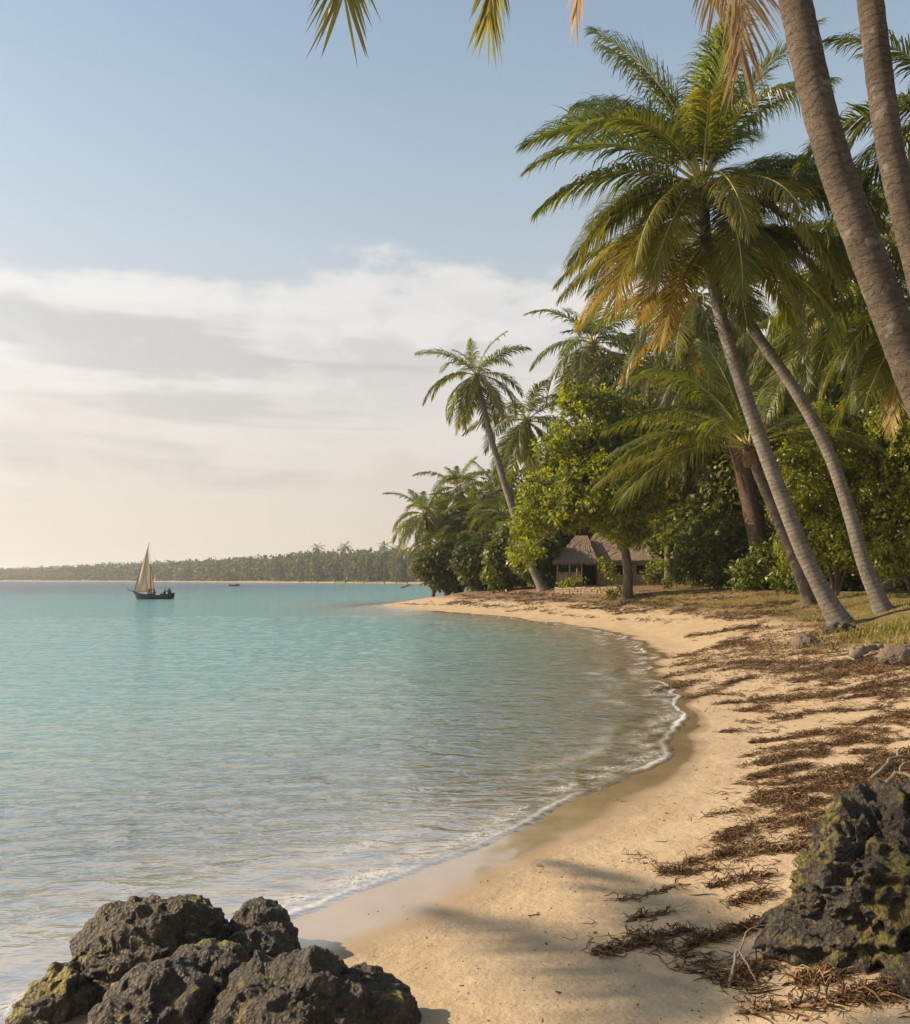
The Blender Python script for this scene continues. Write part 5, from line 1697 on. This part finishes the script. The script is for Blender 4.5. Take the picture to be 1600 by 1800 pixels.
def person(label, loc, rotz, joints, cloth, group=None):
    """joints: name -> (x, y, z); the figure faces +x"""
    J = {k: Vector(v) for k, v in joints.items()}
    root = thing('person', label, 'person', loc, rotz, group)

    def skin(name, chain, rads, mat):
        names = []
        edges = []
        for a, b in chain:
            for q in (a, b):
                if q not in names:
                    names.append(q)
            edges.append((names.index(a), names.index(b)))
        me = bpy.data.meshes.new(name)
        me.from_pydata([J[q] for q in names], edges, [])
        me.materials.append(mat)
        o = link(name, me, root)
        md = o.modifiers.new('skin', 'SKIN')
        md.use_smooth_shade = True
        for i, q in enumerate(names):
            r = rads[q]
            me.skin_vertices[0].data[i].radius = (r, r)
            me.skin_vertices[0].data[i].use_root = (i == 0)
        sb = o.modifiers.new('smooth', 'SUBSURF')
        sb.levels = sb.render_levels = 1
        return o

    rads = dict(pelvis=.14, waist=.125, chest=.15, neck=.055, head=.095, crown=.075, shL=.065, elL=.045, haL=.04, shR=.065, elR=.045, haR=.04, hipL=.09, knL=.065, anL=.045, toL=.04, hipR=.09, knR=.065, anR=.045, toR=.04)
    body = [('pelvis', 'waist'), ('waist', 'chest'), ('chest', 'neck'), ('neck', 'head'), ('head', 'crown'), ('chest', 'shL'), ('shL', 'elL'), ('elL', 'haL'), ('chest', 'shR'), ('shR', 'elR'), ('elR', 'haR'),
            ('pelvis', 'hipL'), ('hipL', 'knL'), ('knL', 'anL'), ('anL', 'toL'), ('pelvis', 'hipR'), ('hipR', 'knR'), ('knR', 'anR'), ('anR', 'toR')]
    skin('body', body, rads, M_skin)
    r2 = {k: v * 1.16 + 0.008 for k, v in rads.items()}
    skin('shirt', [('pelvis', 'waist'), ('waist', 'chest'), ('chest', 'shL'), ('chest', 'shR')], r2, cloth)
    skin('shorts', [('pelvis', 'hipL'), ('hipL', 'knL'), ('pelvis', 'hipR'), ('hipR', 'knR')], r2, M_cloth_d)
    return root


def sitting(lean_=0.0, arm=(0.35, 0.45)):
    return dict(pelvis=(0, 0, .12), waist=(.02 + lean_ * .3, 0, .32), chest=(.03 + lean_ * .7, 0, .52), neck=(.03 + lean_ * .95, 0, .68), head=(.06 + lean_ * 1.1, 0, .80), crown=(.05 + lean_ * 1.2, 0, .91), shL=(.03 + lean_ * .8, .19, .58), elL=(.16 + lean_, .24, .38), haL=(arm[0], .15, arm[1]),
                shR=(.03 + lean_ * .8, -.19, .58), elR=(.16 + lean_, -.24, .38), haR=(arm[0], -.15, arm[1]), hipL=(.08, .10, .11), knL=(.46, .16, .24), anL=(.50, .15, -.12), toL=(.63, .17, -.15), hipR=(.08, -.10, .11), knR=(.46, -.16, .24), anR=(.50, -.15, -.12), toR=(.63, -.17, -.15))


def standing(arm=(0.45, 0.9)):
    return dict(pelvis=(0, 0, .90), waist=(.02, 0, 1.08), chest=(.06, 0, 1.28), neck=(.10, 0, 1.44), head=(.14, 0, 1.56), crown=(.14, 0, 1.67), shL=(.08, .19, 1.36), elL=(.22, .24, 1.14), haL=(arm[0], .16, arm[1] + .2), shR=(.08, -.19, 1.36), elR=(.16, -.25, 1.14), haR=(arm[0], -.18, arm[1]),
                hipL=(0, .10, .86), knL=(.06, .12, .48), anL=(0, .12, .08), toL=(.14, .13, .05), hipR=(0, -.10, .86), knR=(.04, -.12, .48), anR=(-.06, -.12, .08), toR=(.08, -.13, .05))


person('sailor in a faded top crouching at the foot of the mast', (BX - 0.75, bd - 0.2, 0.42), R(20), sitting(0.1), M_cloth_l)
person('sailor in dark clothes sitting just aft of the mast', (BX - 0.02, bd + 0.1, 0.42), R(200), sitting(0.05), M_cloth_d)
person('sailor sitting on the stern side, leaning back from the sail', (BX + 1.30, bd - 0.15, 0.42), R(185), sitting(-0.1), M_cloth_d)
person('helmsman standing half upright at the stern of the dhow', (BX + 1.78, bd, 0.16), R(180), {k: (v[0] - 0.12 * v[2], v[1], v[2] * 0.78) for k, v in standing().items()}, M_cloth_d)
# a small motorless boat far off
d3 = 310.0
b3 = thing('rowing_boat', 'tiny dark open boat far out between the dhow and the point', 'boat', (P(412, 1030, d3).x, d3, 0), R(8))
m = MB()
V_ = []
for s_ in np.linspace(-1, 1, 13):
    wdt = 0.6 * (1 - abs(s_) ** 2.5) ** 0.7 + 0.01
    for a2 in np.linspace(-1, 1, 9):
        V_.append((s_ * 1.9 * (1 + 0.08 * (1 - abs(math.cos(a2 * 1.57)))), wdt * math.sin(a2 * math.pi / 2), 0.5 + 0.25 * s_ ** 2 - 0.65 * math.cos(a2 * math.pi / 2)))
i0 = (np.arange(12)[:, None] * 9 + np.arange(8)[None]).ravel()
m.put(V_, [np.stack([i0, i0 + 1, i0 + 10, i0 + 9], 1)])
o_ = m.build('hull', M_hull, b3)
sol = o_.modifiers.new('shell', 'SOLIDIFY')
sol.thickness = 0.05
m = MB()
for x_ in (-0.8, 0.2, 1.1):
    m.box((x_, 0, 0.38), (0.22, 1.05, 0.04))
m.build('thwart', M_spar, b3)
m = MB()
m.box((0.75, 0, 0.62), (0.5, 0.5, 0.45), 0.3)
m.build('cargo', M_hull, b3)
